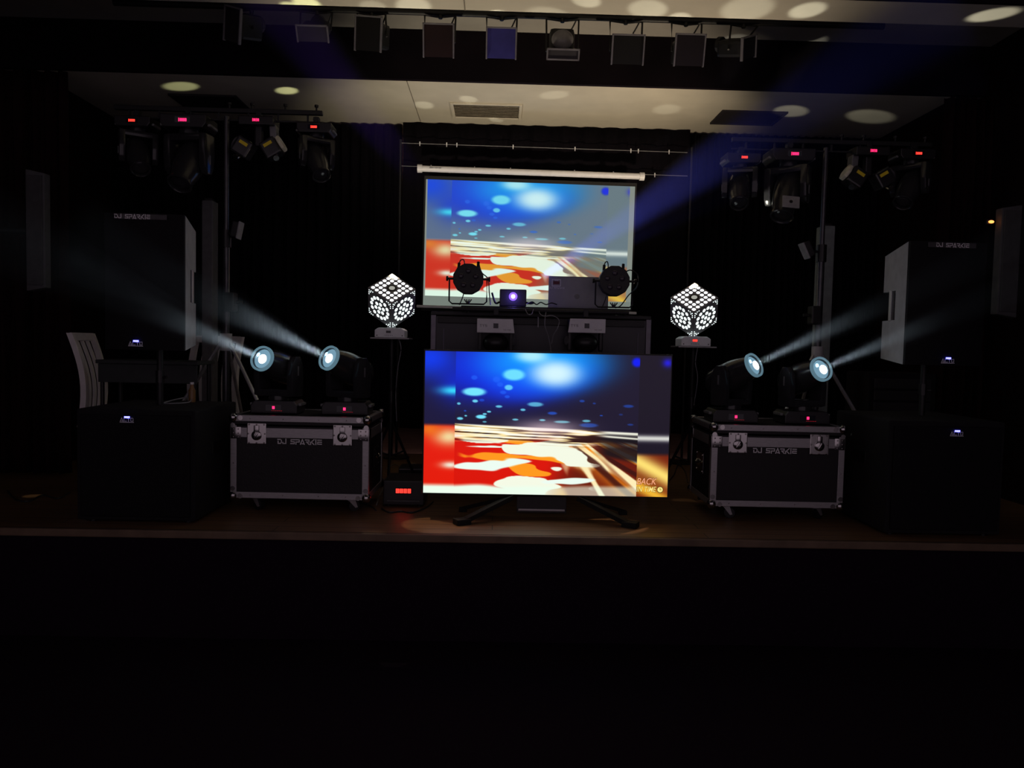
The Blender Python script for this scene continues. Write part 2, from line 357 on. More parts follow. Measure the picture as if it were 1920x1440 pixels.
    sp = ss(0, 1, (v-.5)*30)[..., None]; warm = np.zeros_like(L)+np.array((.90, .10, .01))
    wl = np.exp(-(((u-.10)/.06)**2+((v-.60)/.06)**2)); warm = warm*(1-wl[..., None])+np.array((.95, .85, .62))*wl[..., None]
    wl = np.exp(-(((u-.02)/.05)**2+((v-.55)/.05)**2)); warm = warm*(1-.8*wl[..., None])+np.array((.95, .5, .1))*.8*wl[..., None]
    wl = np.exp(-(((u-.11)/.04)**2+((v-.80)/.025)**2)); warm = warm*(1-wl[..., None])+np.array((.95, .93, .85))*wl[..., None]
    wl = ss(.92, .96, v); warm = warm*(1-wl[..., None])+np.array((.93, 1, .93))*wl[..., None]
    cool = np.zeros_like(L)+np.array((.08, .07, .22)); wl = np.exp(-(((u-.02)/.13)**2+((v-.05)/.15)**2)); cool = mixc(cool, wl, (0, .22, .92))
    cool = mixc(cool, np.exp(-(((u-.13)/.08)**2+((v-.22)/.14)**2))*.8, (.0, .15, .85)); cool = mixc(cool, np.exp(-(((u-.115)/.055)**2+((v-.275)/.03)**2)), (.2, .85, 1))
    Lf = cool*(1-sp)+warm*sp; k = (u < .125)[..., None]; c = np.where(k, Lf, c)
    R = np.zeros_like(L)+np.array((.09, .07, .13)); R = mixc(R, np.exp(-(((u-.985)/.02)**2+((v-.05)/.03)**2)), (.12, .1, .85))
    R = mixc(R, np.exp(-((v-.585)/.022)**2), (.85, .85, .83)); wm = ss(.68, .72, v); e = v-.80-.9*(u-.93)
    wcol = mixc(np.zeros_like(L)+np.array((.45, .12, .02)), np.exp(-(e/.07)**2), (1, .88, .45)); wcol = mixc(wcol, np.exp(-((e-.17)/.05)**2), (.95, .72, .2))
    R = R*(1-wm[..., None])+wcol*wm[..., None]; k = (u > .872)[..., None]; c = np.where(k, R, c)
    return np.clip(c, 0, 1)
def lin(c): return np.where(c <= .04045, c/12.92, ((c+.055)/1.055)**2.4)
def picmat(name, st):
    m = bpy.data.materials.new(name); m.use_nodes = True; nt = m.node_tree; b = nt.nodes['Principled BSDF']
    a = nt.nodes.new('ShaderNodeAttribute'); a.attribute_name = 'pic'
    b.inputs['Base Color'].default_value = (.01, .01, .01, 1); b.inputs['Roughness'].default_value = .3
    nt.links.new(a.outputs['Color'], b.inputs['Emission Color']); b.inputs['Emission Strength'].default_value = st; return m
def picmesh(name, w, h, nu, nv, fn, m, parent, off):
    u, v = np.meshgrid(np.linspace(0, 1, nu), np.linspace(0, 1, nv)); col = lin(fn(u, v))
    co = np.stack([(u-.5)*w+off[0], np.zeros_like(u)+off[1], (.5-v)*h+off[2]], -1).reshape(-1, 3)
    i, j = np.meshgrid(np.arange(nu-1), np.arange(nv-1)); a = (j*nu+i).ravel()
    f = np.stack([a, a+nu, a+nu+1, a+1], -1)
    me = bpy.data.meshes.new(name); me.vertices.add(len(co)); me.vertices.foreach_set('co', co.ravel())
    me.loops.add(f.size); me.loops.foreach_set('vertex_index', f.ravel()); me.polygons.add(len(f))
    me.polygons.foreach_set('loop_start', np.arange(0, f.size, 4)); me.polygons.foreach_set('loop_total', np.full(len(f), 4))
    me.update(); at = me.color_attributes.new('pic', 'FLOAT_COLOR', 'POINT')
    at.data.foreach_set('color', np.concatenate([col.reshape(-1, 3), np.ones((nu*nv, 1))], 1).ravel().astype(np.float32))
    me.materials.append(m); o = bpy.data.objects.new(name, me); C.objects.link(o); o.parent = parent; return o

# ------------------------------------------------------------------ television
Yt = 4.55; tc_ = P(1026, 796, Yt); tw, th = pxm(463, Yt), pxm(268, Yt)
tv = thing('television', 'large flat television glowing blue and orange at the front of the stage', 'television', (tc_.x, Yt, 0), rz=-.004)
zc = tc_.z
m = MB(); m.box((0, .028, zc), (tw+.018, .045, th+.018), .004); m.box((0, .065, zc-.12), (tw*.7, .05, th*.55), .015); m.build('casing', BLK, tv)
picmesh('screen', tw, th, 520, 300, picture, picmat('television_picture', 1.0), tv, (0, .004, zc))
for s in (-1, 1):
    a = Vector((s*.20, .02, .135)); b = Vector((s*.47, -.13, .022)); c2 = Vector((s*.50, .20, .02))
    m = MB()
    for q in (b,):
        d = q-a; M = TR((a+q)/2, d.to_track_quat('X', 'Z').to_matrix().to_4x4()); m.box((0, 0, 0), (d.length, .05, .028), .004, M=M)
    m.box((b.x+s*.02, b.y-.01, .017), (.09, .07, .034), .006, rot=rotm(0, 0, -s*.5))
    d = c2-a; m.box((0, 0, 0), (d.length, .03, .022), .003, M=TR((a+c2)/2, d.to_track_quat('X', 'Z').to_matrix().to_4x4())); m.box((c2.x, c2.y, .012), (.05, .05, .024), .004)
    m.build('foot', mat('matt_black_foot', (.012, .012, .012), .7, spec=.2), tv)
m = MB(); m.box((-.02, .05, .085), (.30, .03, .10), .004); m.build('crossbar', BLK, tv)
MB().box((-.02, .03, .055), (.28, .012, .012), .002).build('crossbar_lip', ALU, tv)['label'] = 'silver lip'
MB().box((0, .003, zc-th/2-.005), (tw, .004, .004)).build('bezel_lip', BLKM, tv)
# caption on the picture
def font_mesh(txt, size, shear, bold=.02):
    cu = bpy.data.curves.new('t', 'FONT'); cu.body = txt; cu.size = size; cu.shear = shear; cu.offset = bold*size
    ob = bpy.data.objects.new('t', cu); C.objects.link(ob); bpy.context.view_layer.update()
    me = bpy.data.meshes.new_from_object(ob.evaluated_get(bpy.context.evaluated_depsgraph_get())); bpy.data.objects.remove(ob); return me
def caption(name, txt, size, m, parent, loc, w=None, bold=.03):
    me = font_mesh(txt, size, .25, bold); me.name = name; me.materials.clear(); me.materials.append(m)
    xs = [v.co.x for v in me.vertices]; k = w/(max(xs)-min(xs)) if w else 1; x0 = min(xs)
    for v in me.vertices: v.co = Vector(((v.co.x-x0)*k, 0, v.co.y))
    o = bpy.data.objects.new(name, me); C.objects.link(o); o.parent = parent; o.location = loc; return o
lx = tw*(.872-.5)+.001; 
OUT = emit('caption_outline', (.02, .01, .01), .1)
def lz(py): return (1026, py) and (zc+th/2-(py-662)/268*th)
caption('caption_outline', 'BACK', .060, OUT, tv, (lx-.002, .0028, lz(906.5)-.001), w=.124, bold=.018)
caption('caption_word', 'BACK', .056, emit('caption_orange', (1, .42, .22), 1), tv, (lx, .002, lz(906.5)), w=.120, bold=.004)
caption('caption_outline', 'IN TIME', .048, OUT, tv, (lx-.002, .0028, lz(920.5)-.001), w=.124, bold=.018)
caption('caption_word', 'IN TIME', .046, emit('caption_yellow', (1, .82, .25), 1), tv, (lx, .002, lz(920.5)), w=.120, bold=.004)
MB().lathe([(.020, 0), (.020, .0006)], TR((lx+.142, .0026, lz(916)), rotm(PI/2)), 20).build('caption_clock', emit('caption_clock_rim', (.25, .14, .02), .5), tv)
MB().lathe([(.016, 0), (.016, .0006)], TR((lx+.142, .0019, lz(916)), rotm(PI/2)), 20).build('caption_clock_face', MATS['caption_yellow'], tv)
m = MB(); m.box((lx+.142, .001, lz(916)+.004), (.0025, .0005, .012)); m.box((lx+.146, .001, lz(916)), (.010, .0005, .0025)); m.build('clock_hands', OUT, tv)

# ------------------------------------------------------------------ projection screen
Ys = 6.72; slope = -.012
sc = thing('projection_screen', 'wall hung pull-down projection screen with a washed out bright picture', 'projection screen', P(992, 452, Ys), ry=.009)
sw = pxm(388, Ys); sh = pxm(214, Ys)
def washed(u, v):
    c = picture(np.clip(u, 0, 1), np.clip(v, 0, 1)); mx = c.max(-1, keepdims=True)
    r = c*.82+np.array((.36, .42, .41))*(1-mx)**1.2+.10*c.mean(-1, keepdims=True)+np.array((.0, .04, .03))
    # the projected picture stops a little short of the right and left edges
    e = ((u > .975) | (u < .008))[..., None]; r = np.where(e, np.array((.50, .53, .50)), r)
    return np.clip(r, 0, 1)
picmesh('projected_picture', sw, sh, 430, 240, washed, picmat('projected_light_on_screen', 1.0), sc, (0, 0, 0))
fab = mat('white_screen_fabric', (.75, .78, .74), .8, noise=.02)
MB().box((0, .004, -.05), (sw+.03, .004, sh+.16)).build('fabric_border', mat('black_screen_border', (.012, .012, .013), .8), sc)
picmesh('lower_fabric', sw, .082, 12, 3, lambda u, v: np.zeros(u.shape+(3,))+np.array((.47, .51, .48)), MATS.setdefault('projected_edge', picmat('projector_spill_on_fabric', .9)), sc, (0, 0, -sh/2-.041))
MB().cyl((-sw/2-.035, .0, sh/2+.088), (sw/2+.04, .0, sh/2+.088), .026, seg=20).build('roller_casing', WHITEP, sc, smooth=True)
for s in (-1, 1): MB().cyl((s*(sw/2+.035), 0, sh/2+.088), (s*(sw/2+.075), 0, sh/2+.088), .035, seg=20).build('end_cap', WHITEP, sc, smooth=True)
MB().box((0, 0, -sh/2-.095), (sw+.11, .02, .022), .004).build('bottom_bar', WHITEP, sc)
for s in (-1, 1): MB().box((s*sw*.4, .12, sh/2+.088), (.03, .24, .03), .004).build('wall_bracket', BLKM, sc)
letters('casing_lettering', 'EEDITAOTAS', .010, mat('grey_print', (.15, .15, .16), .6), sc, (-sw/2+.08, -.027, sh/2+.095), th=.2)

# ------------------------------------------------------------------ DJ booth
Yb = 5.3; bl = P(808, 583, Yb); br_ = P(1222, 592, Yb); bw = br_.x-bl.x; bx = (bl.x+br_.x)/2; bz = bl.z-.025
booth = thing('mixing_booth', 'wide black booth with silver corner edges behind the television', 'booth', (bx, Yb, 0))
MB().box((0, .02, bz/2+.02), (bw-.05, .012, bz-.06)).build('front_panel', BOOTHM, booth)
for s in (-1, 1):
    MB().box((s*(bw/2-.018), .02, bz/2), (.036, .04, bz), .004).build('corner_post', mat('dull_silver_edge', (.16, .15, .18), .35, .6), booth)
    MB().box((s*(bw/2-.01), .32, bz/2), (.012, .54, bz-.06)).build('side_panel', BOOTHM, booth)
    m = MB(); x = s*(bw/2-.09)
    m.box((x, .010, bz*.55), (.004, .006, bz*.75)); m.build('panel_seam', mat('dim_seam_edge', (.18, .16, .25), .35), booth)
MB().box((0, .33, bz+.012), (bw+.0, .62, .024), .004).build('tabletop', BLKM, booth)
m = MB(); m.box((0, .0, bz-.035), (bw-.10, .03, .04), .003); m.build('top_rail', BLKM, booth)
# raised shelf carrying the laptop, projector and cans
zsh = P(1000, 573, 5.32).z - .012
shf = thing('raised_shelf', 'narrow black shelf standing on the booth top under the projector', 'shelf', ((P(868, 573, 5.3).x+P(1178, 573, 5.3).x)/2, 5.48, bz+.024))
sl = P(1178, 573, 5.3).x-P(862, 573, 5.3).x
hh = zsh-(bz+.024)
MB().box((0, 0, hh-.008), (sl, .42, .016), .003).build('shelf_board', BLKM, shf)
for s in (-1, 1): MB().box((s*(sl/2-.03), 0, (hh-.016)/2), (.02, .38, hh-.016)).build('shelf_leg', BLKM, shf)

# projector
Yj = 5.42; pj = P(962, 556, Yj)
pr = thing('projector', 'small black projector with a glowing violet lens on the shelf', 'projector', (pj.x, Yj, zsh))
pw = pxm(50, Yj); ph = pxm(34, Yj)
MB().box((0, .07, ph/2+.004), (pw, .15, ph-.008), .008).build('body', BLK, pr)
MB().lathe([(.030, 0), (.030, .016), (.022, .018), (.004, .0185)], TR((0, 0, ph*.6), rotm(PI/2)), 24).build('lens_ring', emit('violet_rim_glow', (.22, .10, 1), 1.6), pr)  # violet glow around the lens, put in as an emissive ring
pl = bpy.data.lights.new('projector_spill', 'POINT'); pl.energy = .55; pl.color = (.18, .12, 1); pl.shadow_soft_size = .02
plo = bpy.data.objects.new('projector_spill', pl); C.objects.link(plo); plo.location = (pj.x, Yj-.07, zsh+ph*.6)
MB().sph((0, -.019, ph*.6), .014, (1, .4, 1)).build('lens', emit('violet_white_lens', (.72, .6, 1), 6), pr, smooth=True)
for s in (-1, 1):
    MB().tube(smoothpts([(s*pw/2, .03, ph*.3), (s*(pw/2+.03), .02, ph*.25), (s*(pw/2+.055), .015, ph*(.8 if s < 0 else .3))]), .007).build('antenna', BLK, pr)
    MB().cyl((s*pw*.4, .02, 0), (s*pw*.4, .02, .006), .01).build('rubber_foot', BLK, pr)
# laptop
Yl = 5.5; lp0 = P(1029, 517, Yl); lp1 = P(1140, 573, Yl); lw = lp1.x-lp0.x; lh = lp0.z-zsh-.014
lap = thing('laptop', 'open grey laptop with a sticker on its lid beside the projector', 'laptop', ((lp0.x+lp1.x)/2, Yl, zsh))
GL_ = mat('grey_laptop_lid', (.27, .275, .29), .4, .1, noise=.06)
MB().box((0, 0, lh/2+.012), (lw, .010, lh), .006).build('lid', GL_, lap)
m = MB(); m.box((0, .10, .009), (lw, .21, .016), .004); m.build('keyboard_base', GL_, lap)
m = MB()
for r in range(4):
    for k in range(12): m.box((-lw/2+.03+k*(lw-.06)/11, .03+r*.02, .018), (.018, .014, .003))
m.build('keys', BLK, lap)
MB().box((0, .0055, lh/2+.016), (lw-.03, .001, lh-.03)).build('display', mat('laptop_display', (.03, .03, .035), .2), lap)
st = MB(); x0 = -lw/2+.055; z0 = lh-.035
for (a, b, w_, h_) in ((0, .023, .062, .003), (0, -.023, .062, .003), (-.03, 0, .003, .046), (.03, 0, .003, .046)): st.box((x0+a, -.0055, z0+b), (w_, .001, h_))
st.build('sticker_outline', LETTER, lap)
MB().box((x0, -.0054, z0), (.045, .001, .022)).build('sticker_patch', mat('dark_red_print', (.12, .02, .025), .6), lap)
letters('sticker_dots', 'OEOE', .006, LETTER, lap, (x0, -.0062, z0+.016), th=.25)
letters('sticker_lettering', 'DJ SPARKIE', .011, LETTER, lap, (x0+.006, -.0062, z0-.036), th=.15)
MB().lathe([(.018, 0), (.018, .001)], TR((-.01, -.0052, lh*.42), rotm(PI/2)), 24).build('round_badge', mat('badge_grey', (.10, .105, .11), .25, .5), lap)

# par cans
def par_can(label, cx, cy, Y, cab, ry=0):
    c = P(cx, cy, Y); H = c.z-zsh; R = pxm(29, Y)
    t = thing('par_light', label, 'stage light', (c.x, Y, zsh), rz=ry, group='flat round stage lights on the booth')
    n = 12; pts = [(R*math.cos(2*PI*(i+.5)/n), R*math.sin(2*PI*(i+.5)/n)) for i in range(n)]
    MB().prism(pts, -.02, .06, .006, M=TR((0, 0, H))).build('body', BLKM, t)
    for k in range(5):
        a = PI/2+k*2*PI/5; x, z = R*.5*math.cos(a), R*.5*math.sin(a)
        MB().lathe([(.019, 0), (.019, .006), (.014, .010), (.004, .0115)], TR((x, -.019, H+z), rotm(PI/2)), 16).build('lens', mat('smoked_lens', (.05, .04, .055), .15), t, smooth=True)
    m = MB(); w = R+.022
    m.tube([(-w, 0, H), (-w, 0, .03), (-w+.02, 0, .012), (w-.02, 0, .012), (w, 0, .03), (w, 0, H)], .0055); m.build('bracket', BLKM, t)
    for s in (-1, 1):
        m = MB(); m.cyl((s*(R-.005), 0, H), (s*(w+.018), 0, H), .008); m.cyl((s*(w+.008), 0, H), (s*(w+.022), 0, H), .017, seg=8); m.build('knob', BLK, t)
    m = MB(); m.cyl((0, 0, .012), (0, 0, .03), .012)
    for s in (-1.4, -.5, .5, 1.4): m.cyl((s*.007, 0, .022), (s*.018, 0, .044), .004, seg=6)
    m.build('wing_bolt', BLK, t)
    m = MB(); m.cyl((R*.6, .04, H+R*.75), (R*.62, .05, H+R*1.15), .010); m.cyl((-R*.65, .04, H+R*.7), (-R*.62, .05, H+R*1.05), .010); m.build('plug', BLK, t)
    m = MB(); m.tube(smoothpts([(R*.62, .05, H+R*1.15)]+cab), .004); m.build('power_cable', CABLE, t)
    m = MB(); m.tube(smoothpts([(-R*.62, .05, H+R*1.05), (-R*.5, .07, H+R*1.28), (-R*.3, .10, H+R*1.1), (-R*.3, .12, H*.6), (-R*.6, .13, .01)]), .004); m.build('signal_cable', CABLE, t)
    return t
par_can('round black stage light to the left of the projector', 878, 523, 5.3, [(.09, .06, .235), (.135, .06, .19), (.145, .05, .10), (.155, .03, .01)])
par_can('round black stage light at the right end of the booth, in front of the laptop', 1152, 527, 5.3, [(.07, .06, .26), (.12, .06, .275), (.17, .05, .24), (.165, .05, .16), (.11, .06, .10), (.06, .06, .03), (.02, .05, .01)])

# lighting bar below the shelf with two heads hung from it
Yk = 5.17; zb = P(1014, 583, Yk).z
bar = thing('lighting_bar', 'thin black bar carrying the two white-faced lights on the booth front', 'bar', (P(1014, 583, Yk).x, Yk, zb))
bl_ = pxm(330, Yk); m = MB(); m.cyl((-bl_/2, 0, 0), (bl_/2, 0, 0), .014); m.build('tube', BLKM, bar, smooth=True)
for s in (-1, 0, 1): MB().box((s*bl_*.4, .065, 0), (.02, .15, .02), .003).build('bracket', BLKM, bar)
def tys(label, cx, sgn):
    x = P(cx, 600, Yk).x; t = thing('scanner_light', label, 'stage light', (x, Yk, zb), group='white-faced lights under the booth shelf')
    z = P(cx, 611, Yk-.07).z-zb; w = pxm(70, 5.1); h = pxm(26, 5.1)
    m = MB(); m.box((0, 0, -.012), (.035, .045, .05), .004); m.build('clamp', BLKM, t)
    MB().box((0, .0, z), (w-.01, .15, h-.01), .01).build('base', BLKM, t)
    k = .02*sgn
    MB().prism([(-w/2+max(k, 0)*.6, h/2), (w/2+min(k, 0)*.6, h/2), (w/2, -h/2), (-w/2, -h/2)], -.084, -.074, .002, M=TR((0, 0, z))).build('face_plate', WHITEP, t)
    MB().box((-.0, -.0855, z), (.032, .002, .032)).build('display', SCREENM, t)
    letters('lettering', 'TYS', .016, mat('grey_print', (.15, .15, .16), .6), t, (-w*.33, -.0855, z+.0), w=.7, gap=.4, th=.14)
    letters('small_lettering', 'TIO-ITOP', .007, mat('grey_print', (.15, .15, .16), .6), t, (w*.30, -.0855, z-.026), th=.15)
    m = MB()
    for s in (-1, 1): m.box((s*.105, .0, z-.095), (.026, .07, .15), .01)
    m.build('yoke', BLK, t)
    MB().sph((0, -.01, z-.115), .085, (1.02, .9, .8), 24).build('head', BLK, t, smooth=True)
    MB().cyl((sgn*-.115, 0, z-.10), (sgn*-.128, -.005, z-.10), .03, seg=20).build('side_cap', mat('satin_grey_cap', (.25, .25, .28), .3, .3), t)
tys('white-faced stage light hanging below the projector', 930, -1)
tys('white-faced stage light hanging below the laptop', 1098, 1)
# cables on the booth
def cable(label, pts, r=.004, name='cable', m=CABLE, group=None):
    o = MB().tube(smoothpts(pts), r).build(name, m, smooth=True); return tag(o, label, 'cable', group)
LC = mat('pale_cable', (.30, .30, .33), .35)
q = lambda x, y, Y: P(x, y, Y)
cable('pale cable looped between the two white-faced lights', [q(1010, 583, 5.17), q(1014, 590, 5.12), q(1022, 593, 5.08), q(1036, 592, 5.08), q(1048, 600, 5.10), q(1046, 614, 5.10), q(1038, 628, 5.12), q(1034, 645, 5.14)], .003, m=LC)
cable('thin cable dropping down the middle of the booth front', [q(1024, 583, 5.17), q(1022, 598, 5.12), q(1022, 612, 5.10), q(1028, 630, 5.12), q(1032, 650, 5.14), q(1034, 672, 5.15)], .003, m=LC)
cable('thin cable hooked below the projector', [q(985, 580, 5.12), q(990, 589, 5.09), q(997, 589, 5.09), q(1000, 580, 5.12)], .003, m=LC)
m = tag(MB().box(q(1009, 604, 5.2), (.008, .02, .07), .002).build('cable_clip', LC), 'small pale clip left of the looped cable on the booth', 'clip')
cable('black cable heaped on the shelf between projector and laptop', [q(988, 570, 5.36), q(998, 566, 5.34), q(1006, 571, 5.34), q(1014, 567, 5.34), q(1024, 571, 5.35), q(1034, 568, 5.36), q(1044, 571, 5.38)], .004)

# ------------------------------------------------------------------ LED cubes on stands
LED = emit('white_led', (.95, .97, 1), 3); LEDG = emit('green_white_led', (.85, 1, .97), 2.2)
def cube_light(label, lab2, px, pycube, pyplate, Y, red, led_y):
    plate = P(px, pyplate, Y); zp = plate.z
    st = thing('light_stand', lab2, 'stand', (plate.x, Y, 0), group='stands under the lit cubes')
    MB().box((0, 0, zp-.006), (pxm(71, Y), .24, .010), .002).build('plate', mat('grey_stand_plate', (.3, .29, .3), .4, .5), st)
    MB().cyl((0, 0, .25), (0, 0, zp-.01), .016).build('pole', BLKM, st, smooth=True)
    MB().cyl((0, 0, .62), (0, 0, .70), .024).build('collar', BLK, st)
    for k in range(3):
        a = k*2*PI/3+.6; m = MB(); m.tube([(0, 0, .50), (.23*math.cos(a), .23*math.sin(a), .012)], .010); m.tube([(0, 0, .24), (.11*math.cos(a), .11*math.sin(a), .27)], .007)
        m.build('leg', BLKM, st)
    t = thing('cube_light', label, 'stage light', (plate.x-.005, Y, zp-.001), group='white LED cubes')
    w = pxm(55, Y)
    MB().prism([(-w/2, 0), (w/2, 0), (w/2, .052), (w*.38, .068), (-w*.38, .068), (-w/2, .052)], -.09, .09, .006).build('base', WHITEP, t)
    MB().box((-.008, -.091, .04), (.032, .003, .016)).build('display', SCREENM, t)
    if red: letters('display_digits', '888', .013, RED, t, (-.008, -.093, .04), w=.6, th=.28)
    m = MB()
    for i in range(5): m.cyl((-.03+i*.012, -.09, .016), (-.03+i*.012, -.0925, .016), .0025, seg=8)
    for s in (-1, 1): m.cyl((s*w*.42, -.09, .015), (s*w*.42, -.0925, .015), .004, seg=8)
    m.build('buttons', BLK, t)
    MB().cyl((0, 0, .06), (0, .01, .10), .03).build('neck', WHITEP, t)
    s = pxm(61.5, Y); cz = P(px, pycube, Y).z-zp
    tilt = math.radians(43.5); R = rotm(tilt-0, 0, 0) @ rotm(0, 0, PI/4)
    # tilt so that the top face leans to the front
    M = TR((0, 0, cz), rotm(0, 0, -math.atan2(plate.x, Y)) @ rotm(math.radians(43.5), 0, 0) @ rotm(0, 0, PI/4))
    MB().box((0, 0, 0), (s, s, s), .004, M=M).build('cube_body', mat('grey_cube_shell', (.34, .34, .35), .35), t)
    e = s/2+.0012
    def disc(mb, x, y, r, F_):
        mb.lathe([(r, 0), (r*.9, .0012), (r*.2, .0014)], F_ @ TR((x, y, 0)), 14)
    # top
    mt = MB(); g = s/6.4
    Ft = M @ TR((0, 0, e-.0008))
    for i in range(6):
        for j in range(6):
            if i in (2, 3) and j in (2, 3): continue
            disc(mt, (i-2.5)*g, (j-2.5)*g, g*.355, Ft)
    mt.build('led_panel', LED, t)
    mt = MB(); disc(mt, 0, 0, g*.62, Ft); mt.build('centre_lens', emit('dim_centre_lens', (.8, .8, .7), .45), t)
    mt = MB(); mt.lathe([(g*.95, 0), (g*.9, .0008)], Ft, 24); mt.build('centre_ring', mat('ring_black', (.02, .02, .02), .4), t)
    for Fs in (M @ rotm(PI/2, 0, 0), M @ rotm(PI/2, 0, -PI/2) if False else M @ rotm(0, 0, -PI/2) @ rotm(PI/2, 0, 0), M @ rotm(0, 0, PI/2) @ rotm(PI/2, 0, 0), M @ rotm(0, 0, PI) @ rotm(PI/2, 0, 0)):
        Ff = Fs @ TR((0, 0, e-.0008)); mt = MB(); u = s*.058
        disc(mt, 0, 0, u, Ff)
        for k in range(6): a = k*PI/3+.3; disc(mt, s*.165*math.cos(a), s*.165*math.sin(a), u, Ff)
        for k in range(14): a = k*2*PI/14; disc(mt, s*.345*math.cos(a), s*.345*math.sin(a), u, Ff)
        for qx in (-1, 1):
            for qy in (-1, 1):
                for (a_, b_) in ((.44, .44), (.45, .36), (.36, .45), (.45, .29), (.29, .45), (.39, .39)): disc(mt, qx*s*a_, qy*s*b_, s*.016, Ff)
        mt.build('led_panel', LEDG, t)
    return M, Vector((plate.x, Y, zp)), s
cl = cube_light('glowing white LED cube with an unlit display, left of the booth', 'thin black stand left of the booth under a glowing cube', 735, 564, 633, 5.42, False, 0)
cr = cube_light('glowing white LED cube with a red display, right of the booth', 'thin black stand right of the booth under a glowing cube', 1300, 581, 649, 5.42, True, 0)
cable('grey cable hanging from the left cube stand', [q(748, 636, 5.35), q(752, 655, 5.33), q(746, 690, 5.35), q(742, 740, 5.37), q(744, 790, 5.36)], .003, m=LC)
cable('grey cable hanging from the right cube stand', [q(1308, 652, 5.35), q(1304, 680, 5.33), q(1308, 710, 5.34), q(1301, 760, 5.36)], .003, m=LC)

# ------------------------------------------------------------------ flight cases
def flight_case(label, px0, px1, pyt, Y, depth, rz, sgn):
    A = P(px0, pyt, Y); B = P(px1, pyt, Y); w = B.x-A.x; x = (A.x+B.x)/2
    t = thing('flight_case', label, 'flight case', (x, Y+depth/2, 0), rz=rz, group='flight cases under the moving lights')
    z0, z1 = .088, .585; zl = .527; D = depth
    MB().box((0, 0, (z0+zl)/2), (w-.01, D-.01, zl-z0-.006), .003).build('body', LAM, t)
    MB().box((0, 0, (zl+z1)/2+.002), (w-.01, D-.01, z1-zl-.008), .003).build('lid', LAM, t)
    a = .036
    def strip(name, z, h, yy=-1):
        m = MB()
        m.box((0, yy*(D/2), z), (w-.05, .006, h), .0015); m.build(name, ALU, t)
    for yy in (-1, 1):
        strip('edge_trim', z0+.018, a, yy); strip('edge_trim', z1-.016, .032, yy); strip('edge_trim', zl-.042, .058, yy)
    for xs in (-1, 1):
        for (z, h) in ((z0+.018, a), (z1-.016, .032), (zl-.042, .058)):
            MB().box((xs*w/2, 0, z), (.006, D-.05, h), .0015).build('edge_trim', ALU, t)
        for yy in (-1, 1):
            m = MB(); m.box((xs*(w/2-.016), yy*(D/2+.001), (z0+zl)/2-.0), (.036, .006, zl-z0), .0015); m.box((xs*(w/2+.001), yy*(D/2-.016), (z0+zl)/2), (.006, .036, zl-z0), .0015)
            m.build('corner_angle', ALU, t)
    # top surface trim
    m = MB()
    for yy in (-1, 1): m.box((0, yy*(D/2-.014), z1+.001), (w-.05, .03, .005), .0015)
    for xs in (-1, 1): m.box((xs*(w/2-.014), 0, z1+.001), (.03, D-.05, .005), .0015)
    m.build('lid_trim', ALU, t)
    for xs in (-1, 1):
        for yy in (-1, 1):
            for z in (z0+.012, z1-.012):
                m = MB(); m.sph((xs*(w/2-.010), yy*(D/2-.010), z), .029, seg=18)
                for dx, dz in ((-.045, 0), (0, .045*(1 if z < .3 else -1))):
                    m.cyl((xs*(w/2-.012)+xs*dx, yy*(D/2+.002), z+dz), (xs*(w/2-.012)+xs*dx, yy*(D/2+.007), z+dz), .015, seg=12)
                m.build('ball_corner', CHROME, t, smooth=True)
            # bracket with rivets at the lid seam
            m = MB(); m.box((xs*(w/2-.03), yy*(D/2+.004), zl-.045), (.062, .003, .07), .001); m.box((xs*(w/2+.004), yy*(D/2-.03), zl-.045), (.003, .062, .07), .001)
            for i in range(2):
                for j in range(3): m.sph((xs*(w/2-.015-.03*i), yy*(D/2+.006), zl-.07+.024*j), .0045, (1, .5, 1), 8)
            m.build('seam_bracket', CHROME, t, smooth=True)
    for xs in (-1, 1):
        cx = xs*(w/2-.155); c0 = zl-.048
        l = MB(); l.box((cx, -D/2-.004, c0), (.115, .004, .125), .004); l.build('latch_dish', CHROME, t)
        m = MB()
        for i in (-1, 0, 1):
            for j in (-1, 1): m.sph((cx+i*.045, -D/2-.007, c0+j*.055), .005, (1, .6, 1), 8)
            if i: m.sph((cx+i*.050, -D/2-.007, c0), .005, (1, .6, 1), 8)
        m.build('rivets', CHROME, t, smooth=True)
        m = MB(); m.lathe([(.030, 0), (.030, .005), (.024, .010), (.010, .011)], TR((cx, -D/2-.006, c0-.010), rotm(PI/2)), 20)
        m.box((cx, -D/2-.012, c0+.028), (.030, .008, .045), .003); m.box((cx, -D/2-.020, c0-.01), (.012, .008, .045), .003, rot=rotm(0, .5, 0)); m.build('butterfly_catch', CHROME, t, smooth=True)
    m = MB()
    for fx in (-.36, -.12, .14, .34):
        for z in (z0+.018, z1-.016): m.sph((fx*w, -D/2-.003, z), .004, (1, .5, 1), 8)
    for xs in (-1, 1): m.sph((xs*(w/2-.016), -D/2-.004, .30), .004, (1, .5, 1), 8)
    m.build('rivets', CHROME, t, smooth=True)
    for xs in (-1, 1):
        m = MB(); m.box((xs*(w/2+.004), 0, .32), (.004, .17, .13), .003)
        for yy in (-1, 1):
            for z in (-1, 1): m.sph((xs*(w/2+.007), yy*.07, .32+z*.052), .005, seg=8)
        m.build('handle_dish', BLKM if sgn > 0 else CHROME, t)
        MB().tube(smoothpts([(xs*(w/2+.01), -.05, .33), (xs*(w/2+.022), -.03, .315), (xs*(w/2+.022), .03, .315), (xs*(w/2+.01), .05, .33)]), .007).build('handle', CHROME, t)
